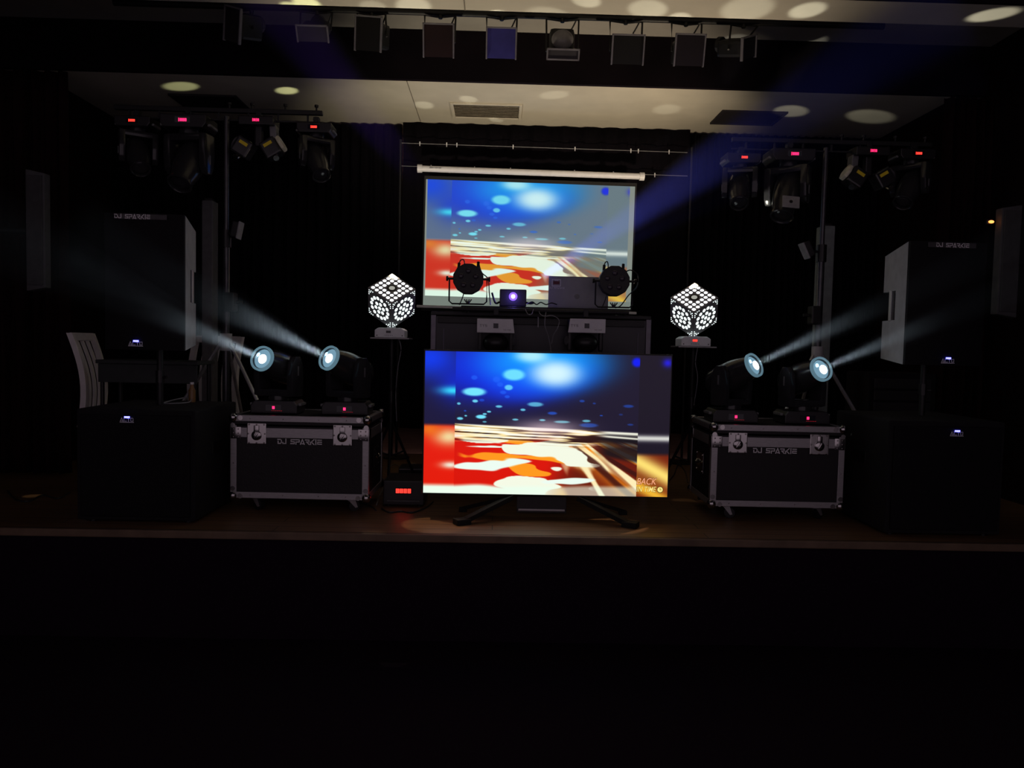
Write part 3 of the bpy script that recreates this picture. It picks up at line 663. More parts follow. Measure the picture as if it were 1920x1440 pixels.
    for xs in (-1, 1):
        for yy in (-1, 1):
            cx, cy = xs*(w/2-.125), yy*(D/2-.09)
            m = MB(); m.box((cx, cy, z0-.002), (.085, .075, .005), .001); m.cyl((cx, cy, z0-.003), (cx, cy, z0-.018), .022, seg=14)
            for s in (-1, 1): m.prism([(-.018, z0-.012), (.026, z0-.012), (.044, .026), (.030, .022)], s*.019-.002, s*.019+.002, M=TR((cx, cy, 0), rotm(0, 0, .5*xs)))
            cst = m.build('castor', ALU, t)
            MB().cyl((-.0, -.014, .034), (0, .014, .034), .033, seg=20).build('wheel', BLK, cst, M=TR((cx+.025*math.cos(.5*xs), cy+.025*math.sin(.5*xs), 0), rotm(0, 0, .5*xs)))
    letters('lettering', 'DJ SPARKIE', .030, LETTER, t, (-.0+(-.02 if sgn < 0 else 0)*1, -D/2-.0012, zl-.092), w=.85, gap=.22, th=.20, width=pxm(82, Y))
    return t
fcl = flight_case('flight case at left with one edge seen at its right side, under two moving lights', 434, 693, 786, 4.62, .50, -.02, 1)
fcl['label'] = 'black flight case with aluminium edges, beside the left subwoofer'
fcr = flight_case('black flight case with aluminium edges, beside the right subwoofer', 1338, 1585, 800, 4.62, .52, -.012, -1)

# ------------------------------------------------------------------ moving heads
LENSG = emit('blue_lens_glass', (.32, .60, .80), .55); CORE = emit('white_beam_core', (.93, .97, 1), 10)
HEADM = mat('black_gloss_shell', (.03, .03, .033), .2, noise=.1)
def aim(from_, to): return (Vector(to)-Vector(from_)).normalized()
def moving_head(label, base, target, scale=1.0, hang=False, lit=True, group='moving lights standing on the flight cases', spin=None, disp=REDP, dark=False):
    t = thing('moving_light', label, 'moving light', base, group=group); k = scale; sg = -1 if hang else 1
    bd = MB(); bd.prism([(-.135*k, 0), (.135*k, 0), (.135*k, .05*k), (.115*k, .075*k), (-.115*k, .075*k), (-.135*k, .05*k)], -.10*k, .10*k, .006)
    R0 = rotm(0, 0, spin or 0)
    Fp = Matrix.Diagonal((1, 1, sg, 1))
    bd.build('base', BLK, t, M=Fp @ R0)
    for s in (-1, 1):
        m = MB(); m.box((s*.14*k, 0, .052*k), (.02*k, .12*k, .016*k), .004); m.build('carry_handle', mat('grey_rubber', (.22, .22, .22), .5), t, M=Fp @ R0)
    MB().box((0, -.1015*k, .035*k), (.09*k, .003, .035*k)).build('display', SCREENM, t, M=Fp @ R0)
    if hang: letters('display_digits', '1888', .016*k, disp, t, tuple((Fp @ R0) @ Vector((0, -.1045*k, .036*k))), w=.6, th=.3, rot=R0)
    else:
        letters('display_digits', '8', .014*k, disp, t, tuple((Fp @ R0) @ Vector((.0, -.1045*k, .036*k))), w=.8, th=.4, rot=R0)
        letters('menu_marks', '------', .010*k, REDD, t, tuple((Fp @ R0) @ Vector((.02, -.1045*k, .018*k))), w=.8, th=.12, rot=R0)
    tz = .275*k; axis = Vector(base)+Vector((0, 0, sg*tz))
    d = aim(axis, target); az = math.atan2(d.x, -d.y)      # pan about z; front is -y
    Rp = rotm(0, 0, az)
    m = MB(); m.cyl((0, 0, .07*k), (0, 0, .10*k), .06*k, seg=24); m.box((0, 0, .118*k), (.27*k, .10*k, .045*k), .016*k)
    m.build('yoke', HEADM, t, M=Fp @ Rp, smooth=True)
    for s in (-1, 1):
        m = MB(); pts = [(-.052, .10), (.052, .10), (.056, .22), (.045, .30), (.022, .335), (-.022, .335), (-.045, .30), (-.056, .22)]
        m.prism([(x*k, z*k) for x, z in pts], s*.115*k-.021*k, s*.115*k+.021*k, .008*k, M=rotm(0, 0, PI/2))
        m.build('yoke_arm', HEADM, t, M=Fp @ Rp, smooth=True)
        MB().box((s*.137*k, 0, .25*k), (.004, .010*k, .055*k), .001).build('arm_lock', mat('satin_grey_arm', (.2, .2, .21), .3, .4), t, M=Fp @ Rp)
    # head: lathe along beam direction
    Q = d.to_track_quat('Z', 'Y').to_matrix().to_4x4(); H = TR((0, 0, sg*tz), Q)
    prof = [(.02, -.165), (.062, -.16), (.084, -.13), (.090, -.06), (.088, .03), (.078, .09), (.070, .125), (.066, .15), (.064, .165), (.058, .165), (.056, .150), (.01, .149)]
    MB().lathe([(r*k, z*k) for r, z in prof], H, 32).build('head', HEADM, t, smooth=True)
    MB().lathe([(.070*k, .150*k), (.074*k, .153*k), (.074*k, .170*k), (.066*k, .174*k), (.062*k, .170*k), (.060*k, .153*k)], H, 32).build('lens_ring', emit('pale_blue_rim_glow', (.25, .48, .62), .35) if lit else HEADM, t, smooth=True)  # lit rim glows by itself, standing in for light caught in the glass
    MB().lathe([(.058*k, .152*k), (.050*k, .160*k), (.03*k, .167*k), (.004*k, .169*k)], H, 32).build('lens', LENSG if lit else mat('dark_lens', (.03, .03, .035), .1), t, smooth=True)
    if lit:
        MB().lathe([(.027*k, .168*k), (.02*k, .172*k), (.004*k, .174*k)], H @ TR((.008*k, -.004*k, .001)), 24).build('lens_glow', CORE, t, smooth=True)
        MB().lathe([(.014*k, .165*k), (.004*k, .170*k)], H @ TR((-.026*k, .020*k, .0)), 16).build('lens_glow', emit('blue_reflex', (.35, .65, 1), 3), t, smooth=True)  # blue reflection in the lens, put in as a small glowing disc
    m = MB()
    for s in (-1, 1): m.box((0, s*.06*k, -.10*k), (.05*k, .035*k, .09*k), .006, M=H)
    m.build('vent_pod', BLK, t)
    if hang:
        m = MB(); m.box((0, 0, .03*k), (.04, .05, .06), .006); m.cyl((0, -.03, .04*k), (0, .03, .04*k), .02, seg=12); m.build('clamp', BLKM, t)
    return t, axis, d
zc1 = .5885
heads = []
for lab, px, Yh, tgt in (
    ('moving light at the left end of the left flight case, beaming up to the left', 522, 4.86, P(150, 520, 3.5)),
    ('moving light at the right end of the left flight case, beaming up to the left', 652, 4.86, P(330, 530, 3.9)),
    ('moving light at the left end of the right flight case, beaming up to the right', 1370, 4.86, P(1760, 520, 3.9)),
    ('moving light at the right end of the right flight case, beaming up to the right', 1502, 4.86, P(1900, 540, 3.55))):
    b = P(px, 780, Yh); b.z = zc1
    heads.append(moving_head(lab, b, tgt, 1.06))

# ------------------------------------------------------------------ subwoofers and speakers
def alto(parent, c, w=.085):
    letters('badge_lettering', 'ALTO', .021, LETTER, parent, c, w=.8, gap=.15, th=.16, width=w)
    MB().box((c[0], c[1]-.0005, c[2]-.0145), (w+.006, .001, .003)).build('badge_underline', LETTER, parent)
    MB().box((c[0]+.002, c[1]-.002, c[2]+.014), (.030, .003, .010), .001).build('status_led', BLUEL, parent)
def subwoofer(label, px0, px1, pyt, Y, lpx, lpy, sgn, D=.68):
    A = P(px0, pyt, Y); B = P(px1, pyt, Y); w = B.x-A.x; h = A.z*.5+B.z*.5
    t = thing('subwoofer', label, 'subwoofer', ((A.x+B.x)/2, Y+D/2, 0), group='subwoofers at the stage corners')
    MB().box((0, 0, h/2+.008), (w, D, h-.016), .012).build('cabinet', CARPET, t)
    MB().box((0, -D/2-.006, h/2+.005), (w-.05, .016, h-.07), .006).build('grille', GRILL, t)
    for a in (-1, 1):
        for b_ in (-1, 1): MB().cyl((a*(w/2-.06), b_*(D/2-.06), 0), (a*(w/2-.06), b_*(D/2-.06), .012), .02).build('rubber_foot', BLK, t)
        MB().box((a*(w/2+.001), 0, h*.62), (.006, .16, .07), .004).build('side_handle', BLK, t)
    m = MB(); m.cyl((0, 0, h-.004), (0, 0, h+.004), .03); m.build('pole_socket', BLKM, t)
    l = P(lpx, lpy, Y-.02); alto(t, (l.x-t.location.x, -D/2-.0155, l.z), .072)
    return t, h, w
subl, hl, wl_ = subwoofer('black subwoofer at the left corner of the stage', 143, 366, 768, 4.30, 237, 787, 1)
subr, hr, wr_ = subwoofer('black subwoofer at the right corner of the stage', 1668, 1886, 790, 4.30, 1795, 813, -1)
def speaker(label, cx, cy, Y, w, h, rz, D, lab_px, logo_px, side, sub_z, pole_lab):
    c = P(cx, cy, Y); t = thing('loudspeaker', label, 'loudspeaker', (c.x, Y+.0, c.z-h/2), rz=rz, group='loudspeakers on poles')
    # plan: front at y=0, back narrower; side faces carry a recessed handle
    wb = w*.72; m = MB(); zb0, zh0, zh1 = 0, h*.37, h*.62
    def slab(z0, z1, f, sl0=0, sl1=0):   # tapered block between heights
        vs = []
        for z, sl in ((z0, sl0), (z1, sl1)):
            vs.append([m.bm.verts.new(p) for p in ((-w/2, .02, z), (w/2, .02, z), (w/2-(w-wb)/2*f, .02+(D-.02)*f, z-sl), (-w/2+(w-wb)/2*f, .02+(D-.02)*f, z-sl))])
        a, b = vs; m.bm.faces.new(a[::-1]); m.bm.faces.new(b)
        for i in range(4): m.bm.faces.new((a[i], a[(i+1) % 4], b[(i+1) % 4], b[i]))
    slab(zh1, h, 1, 0, .045); slab(0, zh0, 1, -.03, .0); slab(zh0-.001, zh1+.001, .45)
    m.build('cabinet', GREYP, t)
    m = MB(); m.box((0, .30*D+.06, (zh0+zh1)/2), (wb*.75, D*.7, zh1-zh0)); m.build('handle_recess', BLK, t)
    for s in (-1, 1): MB().box((s*(w/2-.10*w), D*.66, (zh0+zh1)/2), (.022, .03, zh1-zh0+.01), .004).build('side_handle', ALU, t)
    # curved front grille
    n = 10; vs0 = []; g = MB()
    pts = [(-w/2+w*i/n, -.028*(1-((i/n-.5)*2)**2)) for i in range(n+1)]
    poly = [(x, y) for x, y in pts]+[(w/2, .022), (-w/2, .022)]
    a = [g.bm.verts.new((x, y, .0)) for x, y in poly]; b = [g.bm.verts.new((x, y, h)) for x, y in poly]
    g.bm.faces.new(a[::-1]); g.bm.faces.new(b)
    for i in range(len(poly)): g.bm.faces.new((a[i], a[(i+1) % len(poly)], b[(i+1) % len(poly)], b[i]))
    g.build('grille', GRILL, t)
    MB().box((0, -.026, h-.022), (w*.62, .012, .030), .003).build('top_strip', mat('strip_dark_grey', (.06, .055, .06), .5), t)
    lx_ = (P(lab_px[0], lab_px[1], Y).x-c.x); letters('lettering', 'DJ SPARKIE', .024, LETTER, t, (lx_, -.0335, h-.022), width=pxm(63, Y), th=.18)
    l = P(logo_px[0], logo_px[1], Y); alto(t, (l.x-c.x, -.031, l.z-(c.z-h/2)), .075)
    pz = sub_z; ps = thing('speaker_pole', pole_lab, 'pole', (c.x, Y+.2, pz), group='poles under the loudspeakers')
    H = c.z-h/2-pz; m = MB(); m.cyl((0, 0, 0), (0, 0, H), .018); m.build('tube', BLKM, ps, smooth=True)
    m = MB(); m.cyl((0, 0, H*.4), (0, 0, H*.62), .025); m.cyl((0, 0, H*.5), (.045, -.01, H*.5), .008); m.build('collar', BLK, ps)
    return t
speaker('tall black loudspeaker with grey side above the left subwoofer', 271, 529, 4.42, pxm(143, 4.42), pxm(250, 4.42), .03, .36, (253, 409), (259, 644), 1, hl+.004, 'short black pole between left subwoofer and loudspeaker')
speaker('tall black loudspeaker with grey side above the right subwoofer', 1774, 570, 4.42, pxm(150, 4.42), pxm(232, 4.42), .04, .38, (1780, 455), (1771, 676), -1, hr+.004, 'short black pole between right subwoofer and loudspeaker')
# house speakers on the side walls
def house(label, cx, cy, Y, w, h, s):
    c = P(cx, cy, Y); t = thing('wall_speaker', label, 'loudspeaker', (c.x, Y, c.z-h/2))
    MB().prism([(-w/2, 0), (w/2, .03*h), (w/2, .97*h), (-w/2, h)] if s > 0 else [(-w/2, .03*h), (w/2, 0), (w/2, h), (-w/2, .97*h)], 0, .07, .006).build('cabinet', mat('dim_grey_cabinet', (.10, .10, .105), .7), t)
    MB().box((s*w*.0, -.006, h/2), (w*.8, .012, h*.9), .003).build('grille', mat('dim_grey_grille', (.07, .07, .072), .7), t)
    MB().box((-s*(w/2+.0), .05, h/2), (.02, .04, .2), .004).build('bracket', BLKM, t)
    xw = -3.72 if s > 0 else 3.72; MB().cyl((-s*w/2, .05, h/2), (xw-c.x, .05, h/2), .02).build('wall_arm', BLKM, t)
house('dim grey loudspeaker fixed high on the left side wall', 66, 432, 5.2, pxm(34, 5.2), pxm(222, 5.2), 1)
house('dim grey loudspeaker fixed high on the right side wall', 1893, 490, 5.1, pxm(38, 5.1), pxm(212, 5.1), -1)

# ------------------------------------------------------------------ light towers
def tower(label, barlab, px, pyb, x0, x1, Y, sgn):
    b = P(px, pyb, Y); t = thing('lighting_tower', label, 'light stand', (b.x, Y, 0), group='tall stands at the sides')
    m = MB(); m.cyl((0, 0, .30), (0, 0, 1.75), .024); m.build('lower_tube', mat('dull_dark_tube', (.10, .10, .11), .3, .6), t, smooth=True)
    m = MB(); m.cyl((0, 0, 1.74), (0, 0, b.z-.02), .017); m.build('upper_tube', mat('dull_dark_tube2', (.10, .10, .11), .3, .6), t, smooth=True)
    MB().cyl((0, 0, 1.68), (0, 0, 1.80), .034).build('collar', BLK, t)
    m = MB(); m.box((sgn*.04, -.02, 1.30), (.07, .09, .13), .01); m.cyl((sgn*.08, -.02, 1.3), (sgn*.12, -.02, 1.3), .012); m.build('winch', BLKM, t)
    legm = mat('silver_leg', (.5, .5, .52), .35, .6)
    for k, (dx, dy) in enumerate(((.58, -.22), (-.58, -.22), (0, .6))):
        m = MB(); m.tube([(dx*.05, dy*.05, 1.02), (dx, dy, .02)], .013); m.build('leg', legm, t)
        m = MB(); m.tube([(0, 0, .45), (dx*.52, dy*.52, .49)], .008); m.build('brace', BLKM, t)
    MB().cyl((0, 0, .96), (0, 0, 1.08), .04).build('hub', GREYP, t)
    c0 = P(x0, pyb+(x0-px)*.022, Y); c1 = P(x1, pyb+(x1-px)*.022, Y)
    r = thing('light_bar', barlab, 'bar', (b.x, Y, b.z)); 
    a, c = c0.x-b.x, c1.x-b.x; m = MB(); m.box(((a+c)/2, 0, .02), (c-a, .035, .030), .004); m.box(((a+c)/2, 0, -.045), (c-a, .02, .010), .002); m.build('rail', BLKM, r)
    m = MB()
    for i in range(7): m.box((a+(c-a)*(i+.5)/7, 0, -.015), (.012, .012, .06))
    m.build('rail_struts', BLKM, r)
    m = MB()
    for fx in (.55, .66, .82, .97): m.cyl((a+(c-a)*fx, 0, .03), (a+(c-a)*fx, 0, .065), .007, seg=8); m.cyl((a+(c-a)*fx, 0, .06), (a+(c-a)*fx, 0, .075), .014, seg=8)
    m.build('bar_bolts', BLKM, r)
    return b
bl2 = tower('tall dark lighting tower at the left, beside the loudspeaker', 'left overhead bar carrying four stage lights', 425, 213, 215, 605, 5.45, 1)
br2 = tower('tall dark lighting tower at the right, beside the grey column', 'right overhead bar carrying four stage lights', 1549, 272, 1372, 1745, 5.45, -1)
def post(label, x0, x1, pyt, Y, m_):
    A = P(x0, pyt, Y); B = P(x1, pyt, Y); w = B.x-A.x; t = thing('grey_column', label, 'column', ((A.x+B.x)/2, Y, 0))
    MB().box((0, 0, A.z/2), (w, .12, A.z), .006).build('column_body', m_, t); MB().box((0, 0, .012), (w+.16, .26, .024), .004).build('base_plate', BLKM, t)
    MB().box((0, 0, A.z+.01), (w*.7, .08, .02), .003).build('cap', BLK, t)
post('slim dim grey upright column behind the left lighting tower', 384, 404, 378, 5.95, mat('dim_grey_column', (.12, .12, .125), .5))
post('slim grey upright column behind the right lighting tower', 1537, 1560, 425, 5.95, mat('grey_column_paint', (.30, .34, .33), .4))
def flood(label, cx, cy, Y, s, ang):
    c = P(cx, cy, Y); t = thing('small_floodlight', label, 'stage light', c, ry=ang)
    MB().box((0, 0, 0), (.05, .08, .11), .008).build('body', BLKM, t); MB().box((s*.028, -.005, 0), (.012, .09, .12), .004).build('face', mat('pale_grey_face', (.35, .35, .37), .5), t)
    MB().tube([(-s*.02, 0, -.02), (-s*.07, .0, -.05)], .009).build('arm', BLKM, t)
flood('small floodlight with pale face clamped to the left tower', 443, 431, 5.43, 1, .2)
flood('small floodlight with pale face clamped to the right tower', 1514, 468, 5.43, -1, -.45)

# hanging lights
def hang_px(px, py, Y): return P(px, py, Y)
def spider(label, px, pyd, Y, s, big):
    b = P(px, pyd-11, Y); t = thing('twin_beam_light', label, 'stage light', b, group='twin-headed lights on the overhead bars')
    MB().box((0, 0, -.04), (.24, .16, .06), .008).build('base', BLK, t)
    letters('display_digits', '1812', .016, REDP, t, (0, -.083, -.04), w=.6, th=.3)
    m = MB(); m.box((0, 0, .01), (.04, .05, .06), .005); m.build('clamp', BLKM, t)
    m = MB(); m.prism([(.08*s, -.05), (.125*s, -.06), (.13*s, -.13), (.10*s, -.18), (.085*s, -.13)][::(1 if s > 0 else -1)], -.04, .04, .004); m.build('side_arm', mat('satin_grey_arm', (.2, .2, .21), .3, .4), t)
    m = MB(); m.box((0, 0, -.13), (.05, .05, .14), .01); m.build('centre_post', BLK, t)
    for k in (-1, 1):
        a = (.50 if k == s else .45); H = TR((k*.105, -.02, -.235), rotm(0, 0, 0) @ rotm(-.35, 0, 0) @ rotm(0, -k*a, 0)) if False else TR((k*.095, -.02, -.22), Euler((0, k*(-.55), 0)).to_matrix().to_4x4())
        hd = MB().box((0, 0, 0), (.115, .12, .12), .012, M=H).build('head', HEADM, t)
        MB().box((0, -.0615, .025), (.062, .002, .022), M=H).build('warning_sticker', YEL, hd)
        if k == s:
            MB().lathe([(.058, 0), (.062, .006), (.062, .020), (.054, .026), (.01, .027)], H @ TR((k*.062, 0, -.0), rotm(0, k*PI/2, 0)), 8).build('lens_face', mat('cream_lens_face', (.95, .90, .68) if big else (.35, .33, .33), .4), hd)
        else: MB().lathe([(.05, 0), (.05, .012), (.01, .014)], H @ TR((k*.062, 0, 0), rotm(0, k*PI/2, 0)), 16).build('lens_face', mat('dark_lens_face', (.08, .08, .09), .15), hd)
        m = MB(); m.cyl((0, -.02, -.06), (0, -.05, -.085), .02, seg=12); m.build('adjuster', CHROME, hd, M=H)
HG = 'moving lights hung from the overhead bars'
HL = (('dark moving light at the outer end of the left overhead bar', 247, 226, .90, (.4, -.6, -1), RED),
      ('large dark moving light second along the left overhead bar', 345, 227, 1.15, (-.1, -.5, -1), REDP),
      ('moving light with grey highlights at the inner end of the left overhead bar', 588, 238, .88, (.35, -.5, -1), RED))
for lab, px, py, k, dv, dm in HL:
    b = P(px, py, 5.36); b.z += .037*k; b.y = 5.45; moving_head(lab, b, b+Vector(dv), k, True, False, HG, 0, dm)
for lab, px, py, k, dv, dm in (
      ('moving light with grey highlights at the inner end of the right overhead bar', 1396, 295, .88, (-.2, -.7, -1), RED),
      ('large moving light with pale cover second along the right overhead bar', 1488, 290, 1.1, (-.25, -.3, -1), REDP),
      ('dark moving light at the outer end of the right overhead bar', 1722, 288, .92, (-.5, -.4, -1), RED)):
    b = P(px, py, 5.36); b.z += .037*k; b.y = 5.45; hh_ = moving_head(lab, b, b+Vector(dv), k, True, False, HG, 0, dm)[0]
    if k > 1:
        MB().box((0, 0, 0), (.115, .006, .095), .004, M=TR((-.045, -.195, -.385), rotm(-.45, .1, -.15))).build('pale_cover', mat('pale_grey_face', (.35, .35, .37), .5), hh_)
        MB().cyl((0, .004, 0), (0, -.006, 0), .012, seg=12).build('cover_screw', BLK, hh_, M=TR((-.045, -.195, -.385), rotm(-.45, .1, -.15)))
spider('twin-headed light with yellow stickers on the left overhead bar', 486, 231, 5.45, 1, True)
spider('twin-headed light with yellow stickers on the right overhead bar', 1628, 288, 5.45, -1, False)

# ------------------------------------------------------------------ theatre lanterns on the high bar
Yn = 5.25; zbar = P(930, 34, Yn).z+.05
lb = thing('lantern_bar', 'long black bar behind the cream beam carrying the lanterns', 'bar', (0, Yn+.06, zbar))
MB().cyl((-2.6, 0, 0), (2.6, 0, 0), .022).build('tube', BLKM, lb, smooth=True)
for x in (-2.2, -.7, .8, 2.2): MB().cyl((x, 0, 0), (x, 0, ZU-zbar), .01).build('drop_rod', BLKM, lb)
FR = mat('grey_gel_frame', (.30, .29, .32), .4, .3)
def gelm(name, c):
    return mat(name, tuple(x*.45 for x in c), .65, noise=.15, scale=10)
def lantern(label, cx, cy, w, h, gcol, gname, tx=.25, rz=0., ry=0., lens=False):
    c = P(cx, cy, Yn-.08); t = thing('theatre_lantern', label, 'stage lantern', (c.x, Yn+.06, zbar), group='theatre lanterns on the high bar')
    w = pxm(w, Yn); h = pxm(h, Yn); Z = c.z-zbar
    M = TR((0, -.13, Z), rotm(tx, 0, 0) @ rotm(0, ry, 0)) if not rz else TR((0, -.13, Z), rotm(0, 0, rz) @ rotm(tx, ry, 0))
    MB().cyl((0, 0, .02), (0, 0, -.04), .014).build('hook_clamp', BLKM, t)
    body = MB(); body.box((0, .11, .0), (w*.82, .18, h*.72), .02, M=M); body.cyl(M @ Vector((0, .20, .02)), M @ Vector((0, .23, .02)), .05, seg=14)
    body.build('housing', BLKM, t)
    m = MB()
    top = Vector((0, 0, -.03))
    for s in (-1, 1): m.tube([(top.x+s*.01, 0, -.03), (s*(w*.5), -.02, -.03), M @ Vector((s*w*.48, .10, 0))], .007)
    m.build('yoke', BLKM, t)
    m = MB(); e = .010
    for s in (-1, 1): m.box((s*(w/2-e/2), 0, 0), (e, .02, h), .002, M=M)
    m.box((0, 0, h/2-e/2), (w, .02, e), .002, M=M)
    if lens: m.box((0, 0, -h/2+e/2), (w, .02, e), .002, M=M)
    m.build('gel_frame', FR, t)
    MB().box((0, .0, 0), (w-2*e, .003, h-e), M=M).build('gel_sheet', gelm(gname, gcol), t)
    if lens:
        MB().sph((0, -.05, Z+h*.5+.09), .075, (1, .7, .85), 24).build('lens', mat('grey_lens_dome', (.22, .21, .22), .2), t, smooth=True)
        MB().box((0, .02, Z+h*.5+.09), (.17, .10, .18), .03).build('rear_shell', BLKM, t)
    m = MB(); m.tube(smoothpts([(.03, 0, -.02), (.07, -.03, .04), (.10, .0, .0), (.06, .05, -.08)]), .005); m.build('power_cable', CABLE, t)
lantern('leftmost theatre lantern on the high bar, tilted outward', 435, 45, 44, 60, (.05, .04, .05), 'gel_grey', rz=-.5, ry=.35)
lantern('theatre lantern with a thin silver front rim, second from left', 585, 62, 58, 30, (.10, .09, .10), 'gel_dusty', tx=.6)
lantern('theatre lantern with black gel, third from left, turned sideways', 690, 62, 52, 60, (.008, .006, .008), 'gel_black', rz=-.2, ry=.12)
lantern('theatre lantern with dark red gel above the left of the screen', 822, 75, 57, 58, (.05, .008, .012), 'gel_red')
lantern('theatre lantern with a blue gel above the projection screen', 940, 80, 56, 54, (.14, .13, .85), 'gel_blue')
lantern('theatre lantern with visible grey lens dome above a small frame', 1056, 101, 60, 20, (.10, .09, .11), 'gel_mid', tx=.5, lens=True)
lantern('theatre lantern with black gel right of the one showing its lens', 1178, 92, 60, 52, (.012, .011, .014), 'gel_black2')
lantern('theatre lantern with dark purple gel, second from right', 1294, 93, 56, 56, (.035, .02, .04), 'gel_purple')
lantern('rightmost theatre lantern on the high bar, twisted away', 1405, 88, 50, 40, (.02, .02, .03), 'gel_dark', rz=.7, ry=-.4)

# ------------------------------------------------------------------ chairs, table and clutter at the left
def chair(label, x, y, rz):
    t = thing('slatted_chair', label, 'chair', (x, y, 0), rz, group='white slatted chairs behind the left subwoofer')
    MB().box((0, 0, .45), (.44, .43, .035), .01).build('seat', WHITEW, t)
    def curve(xx, z1, w, th, name):
        m = MB(); n = 12; prev = None
        for i in range(n+1):
            f = i/n; z = .44+(z1-.44)*f; yy = .20+.06*f+.05*math.sin(PI*f)*-1
            cur = [m.bm.verts.new(p) for p in ((xx-w/2, yy-th/2, z), (xx+w/2, yy-th/2, z), (xx+w/2, yy+th/2, z), (xx-w/2, yy+th/2, z))]
            if prev:
                for k in range(4): m.bm.faces.new((prev[k], prev[(k+1) % 4], cur[(k+1) % 4], cur[k]))
            else: m.bm.faces.new(cur)
            prev = cur
        m.bm.faces.new(prev[::-1]); m.build(name, WHITEW, t)
    for s in (-1, 1): curve(s*.20, 1.06, .042, .035, 'back_post')
    for xx in (-.10, 0, .10): curve(xx, 1.02, .045, .012, 'back_slat')
    MB().box((0, .255, 1.035), (.40, .03, .055), .008).build('top_rail', WHITEW, t)
    for a in (-1, 1):
        for b_ in (-1, 1): MB().cyl((a*.19, b_*.185, 0), (a*.19, b_*.18, .44), .016, .021, seg=8).build('leg', WHITEW, t)
    m = MB(); m.box((0, -.185, .40), (.38, .02, .06)); m.box((0, .185, .40), (.38, .02, .06)); m.build('apron', WHITEW, t)
c1 = P(152, 700, 5.15); chair('white slatted chair turned sideways, at the far left behind the subwoofer', c1.x+.17, 5.36, 1.74)
c2 = P(345, 700, 5.45); chair('white slatted chair half hidden below the left loudspeaker', c2.x-.10, 5.98, -.25)
A = P(180, 674, 4.98); B = P(372, 674, 4.98)
tb = thing('folding_table', 'dark narrow table behind the left subwoofer', 'table', ((A.x+B.x)/2, 5.12, 0))
w = B.x-A.x; zt = A.z; DG = mat('dark_green_grey_laminate', (.028, .034, .034), .5)
MB().box((0, 0, zt-.012), (w, .30, .024), .004).build('tabletop', DG, tb); MB().box((0, -.13, zt-.085), (w-.02, .012, .12), .003).build('front_apron', DG, tb)
for a in (-1, 1):
    for b_ in (-1, 1): MB().cyl((a*(w/2-.03), b_*.12, 0), (a*(w/2-.03), b_*.12, zt-.02), .013, seg=10).build('leg', BLKM, tb)
bt = P(360, 735, 4.85); bo = thing('bottle', 'small amber bottle standing on the left subwoofer', 'bottle', (bt.x, 4.85, hl-.001))
AMB = mat('amber_bottle', (.30, .16, .06), .35); MB().lathe([(.014, 0), (.020, .004), (.021, .075), (.012, .095), (.009, .115)], seg=20).build('bottle_body', AMB, bo, smooth=True)
MB().cyl((0, 0, .114), (0, 0, .128), .012).build('cap', WHITEP, bo)
cable('thin pale cable coiled on top of the left subwoofer', [(q(306, 756, 4.7).x, 4.70, hl+.006), (q(316, 756, 4.7).x, 4.80, hl+.02), (q(335, 752, 4.7).x, 4.86, hl+.03), (q(345, 752, 4.7).x, 4.78, hl+.008), (q(330, 752, 4.7).x, 4.68, hl+.006), (q(310, 752, 4.7).x, 4.66, hl+.006)], .004, m=LC)
# rack at right behind the sub
c = P(1652, 702, 5.25); rk = thing('equipment_rack', 'dark equipment rack behind the right subwoofer', 'rack', (c.x+.40, 5.9, 0))
MB().box((0, 0, c.z/2+.01), (pxm(140, 5.25), .38, c.z-.02), .008).build('cabinet', CARPET, rk)
for i in range(4): MB().box((0, -.192, c.z-.08-i*.09), (pxm(118, 5.25), .012, .075), .003).build('rack_panel', mat('rack_dark_panel', (.03, .03, .032), .35), rk)
for a in (-1, 1): MB().box((a*.18, 0, .01), (.05, .3, .02)).build('foot', BLK, rk)
# small orange lamp right
c = P(1858, 416, 5.15); ol = thing('orange_indicator', 'small glowing orange lamp near the right wall speaker', 'lamp', c)
MB().box((0, .012, 0), (.05, .02, .035), .006).build('housing', BLK, ol); MB().sph((0, -.004, 0), .013, (1.5, .6, .8)).build('bulb', emit('orange_glow', (1, .28, .06), 3), ol, smooth=True)
MB().cyl((.0, .02, 0), (3.72-c.x, .02, 0), .008).build('wall_arm', BLKM, ol)

# ------------------------------------------------------------------ box with red digits and cables left of the TV
c = G(755, 951); Yx = c.y
fx = thing('power_unit', 'low black power unit with red glowing digits left of the television', 'power unit', (P(756, 951, Yx).x, Yx+.15, 0))
w = pxm(76, Yx); 
for a in (-1, 1):
    for b_ in (-1, 1): MB().cyl((a*(w/2-.03), b_*.11, 0), (a*(w/2-.03), b_*.11, .014), .014).build('rubber_foot', BLK, fx)
MB().box((0, 0, .09), (w, .30, .155), .006).build('casing', BLK, fx)
MB().box((0, -.152, .105), (.10, .004, .045), .001).build('display', SCREENM, fx)
letters('display_digits', '8888', .026, RED, fx, (0, -.1555, .105), w=.65, gap=.3, th=.28)
MB().box((0, -.151, .040), (w*.8, .004, .006)).build('front_groove', mat('grey_groove', (.1, .1, .1), .5), fx)
c = G(765, 895); sx = thing('signal_box', 'flat black box with silver edge behind the power unit', 'electronic box', (P(765, 890, 5.35).x, 5.80, 0))
MB().box((0, 0, .06), (.22, .2, .10), .005).build('casing', BLK, sx); MB().box((0, -.101, .10), (.21, .003, .006)).build('silver_edge', ALU, sx)
for a in (-1, 1): MB().box((a*.08, 0, .006), (.02, .16, .012)).build('foot', BLK, sx)
def gcable(label, pts, r=.004, m=CABLE, z=.005, lifts=None):
    L = []
    for i, (x, y) in enumerate(pts): v = G(x, y); v.z = z+(lifts[i] if lifts else 0); L.append(v)
    return cable(label, L, r, m=m)
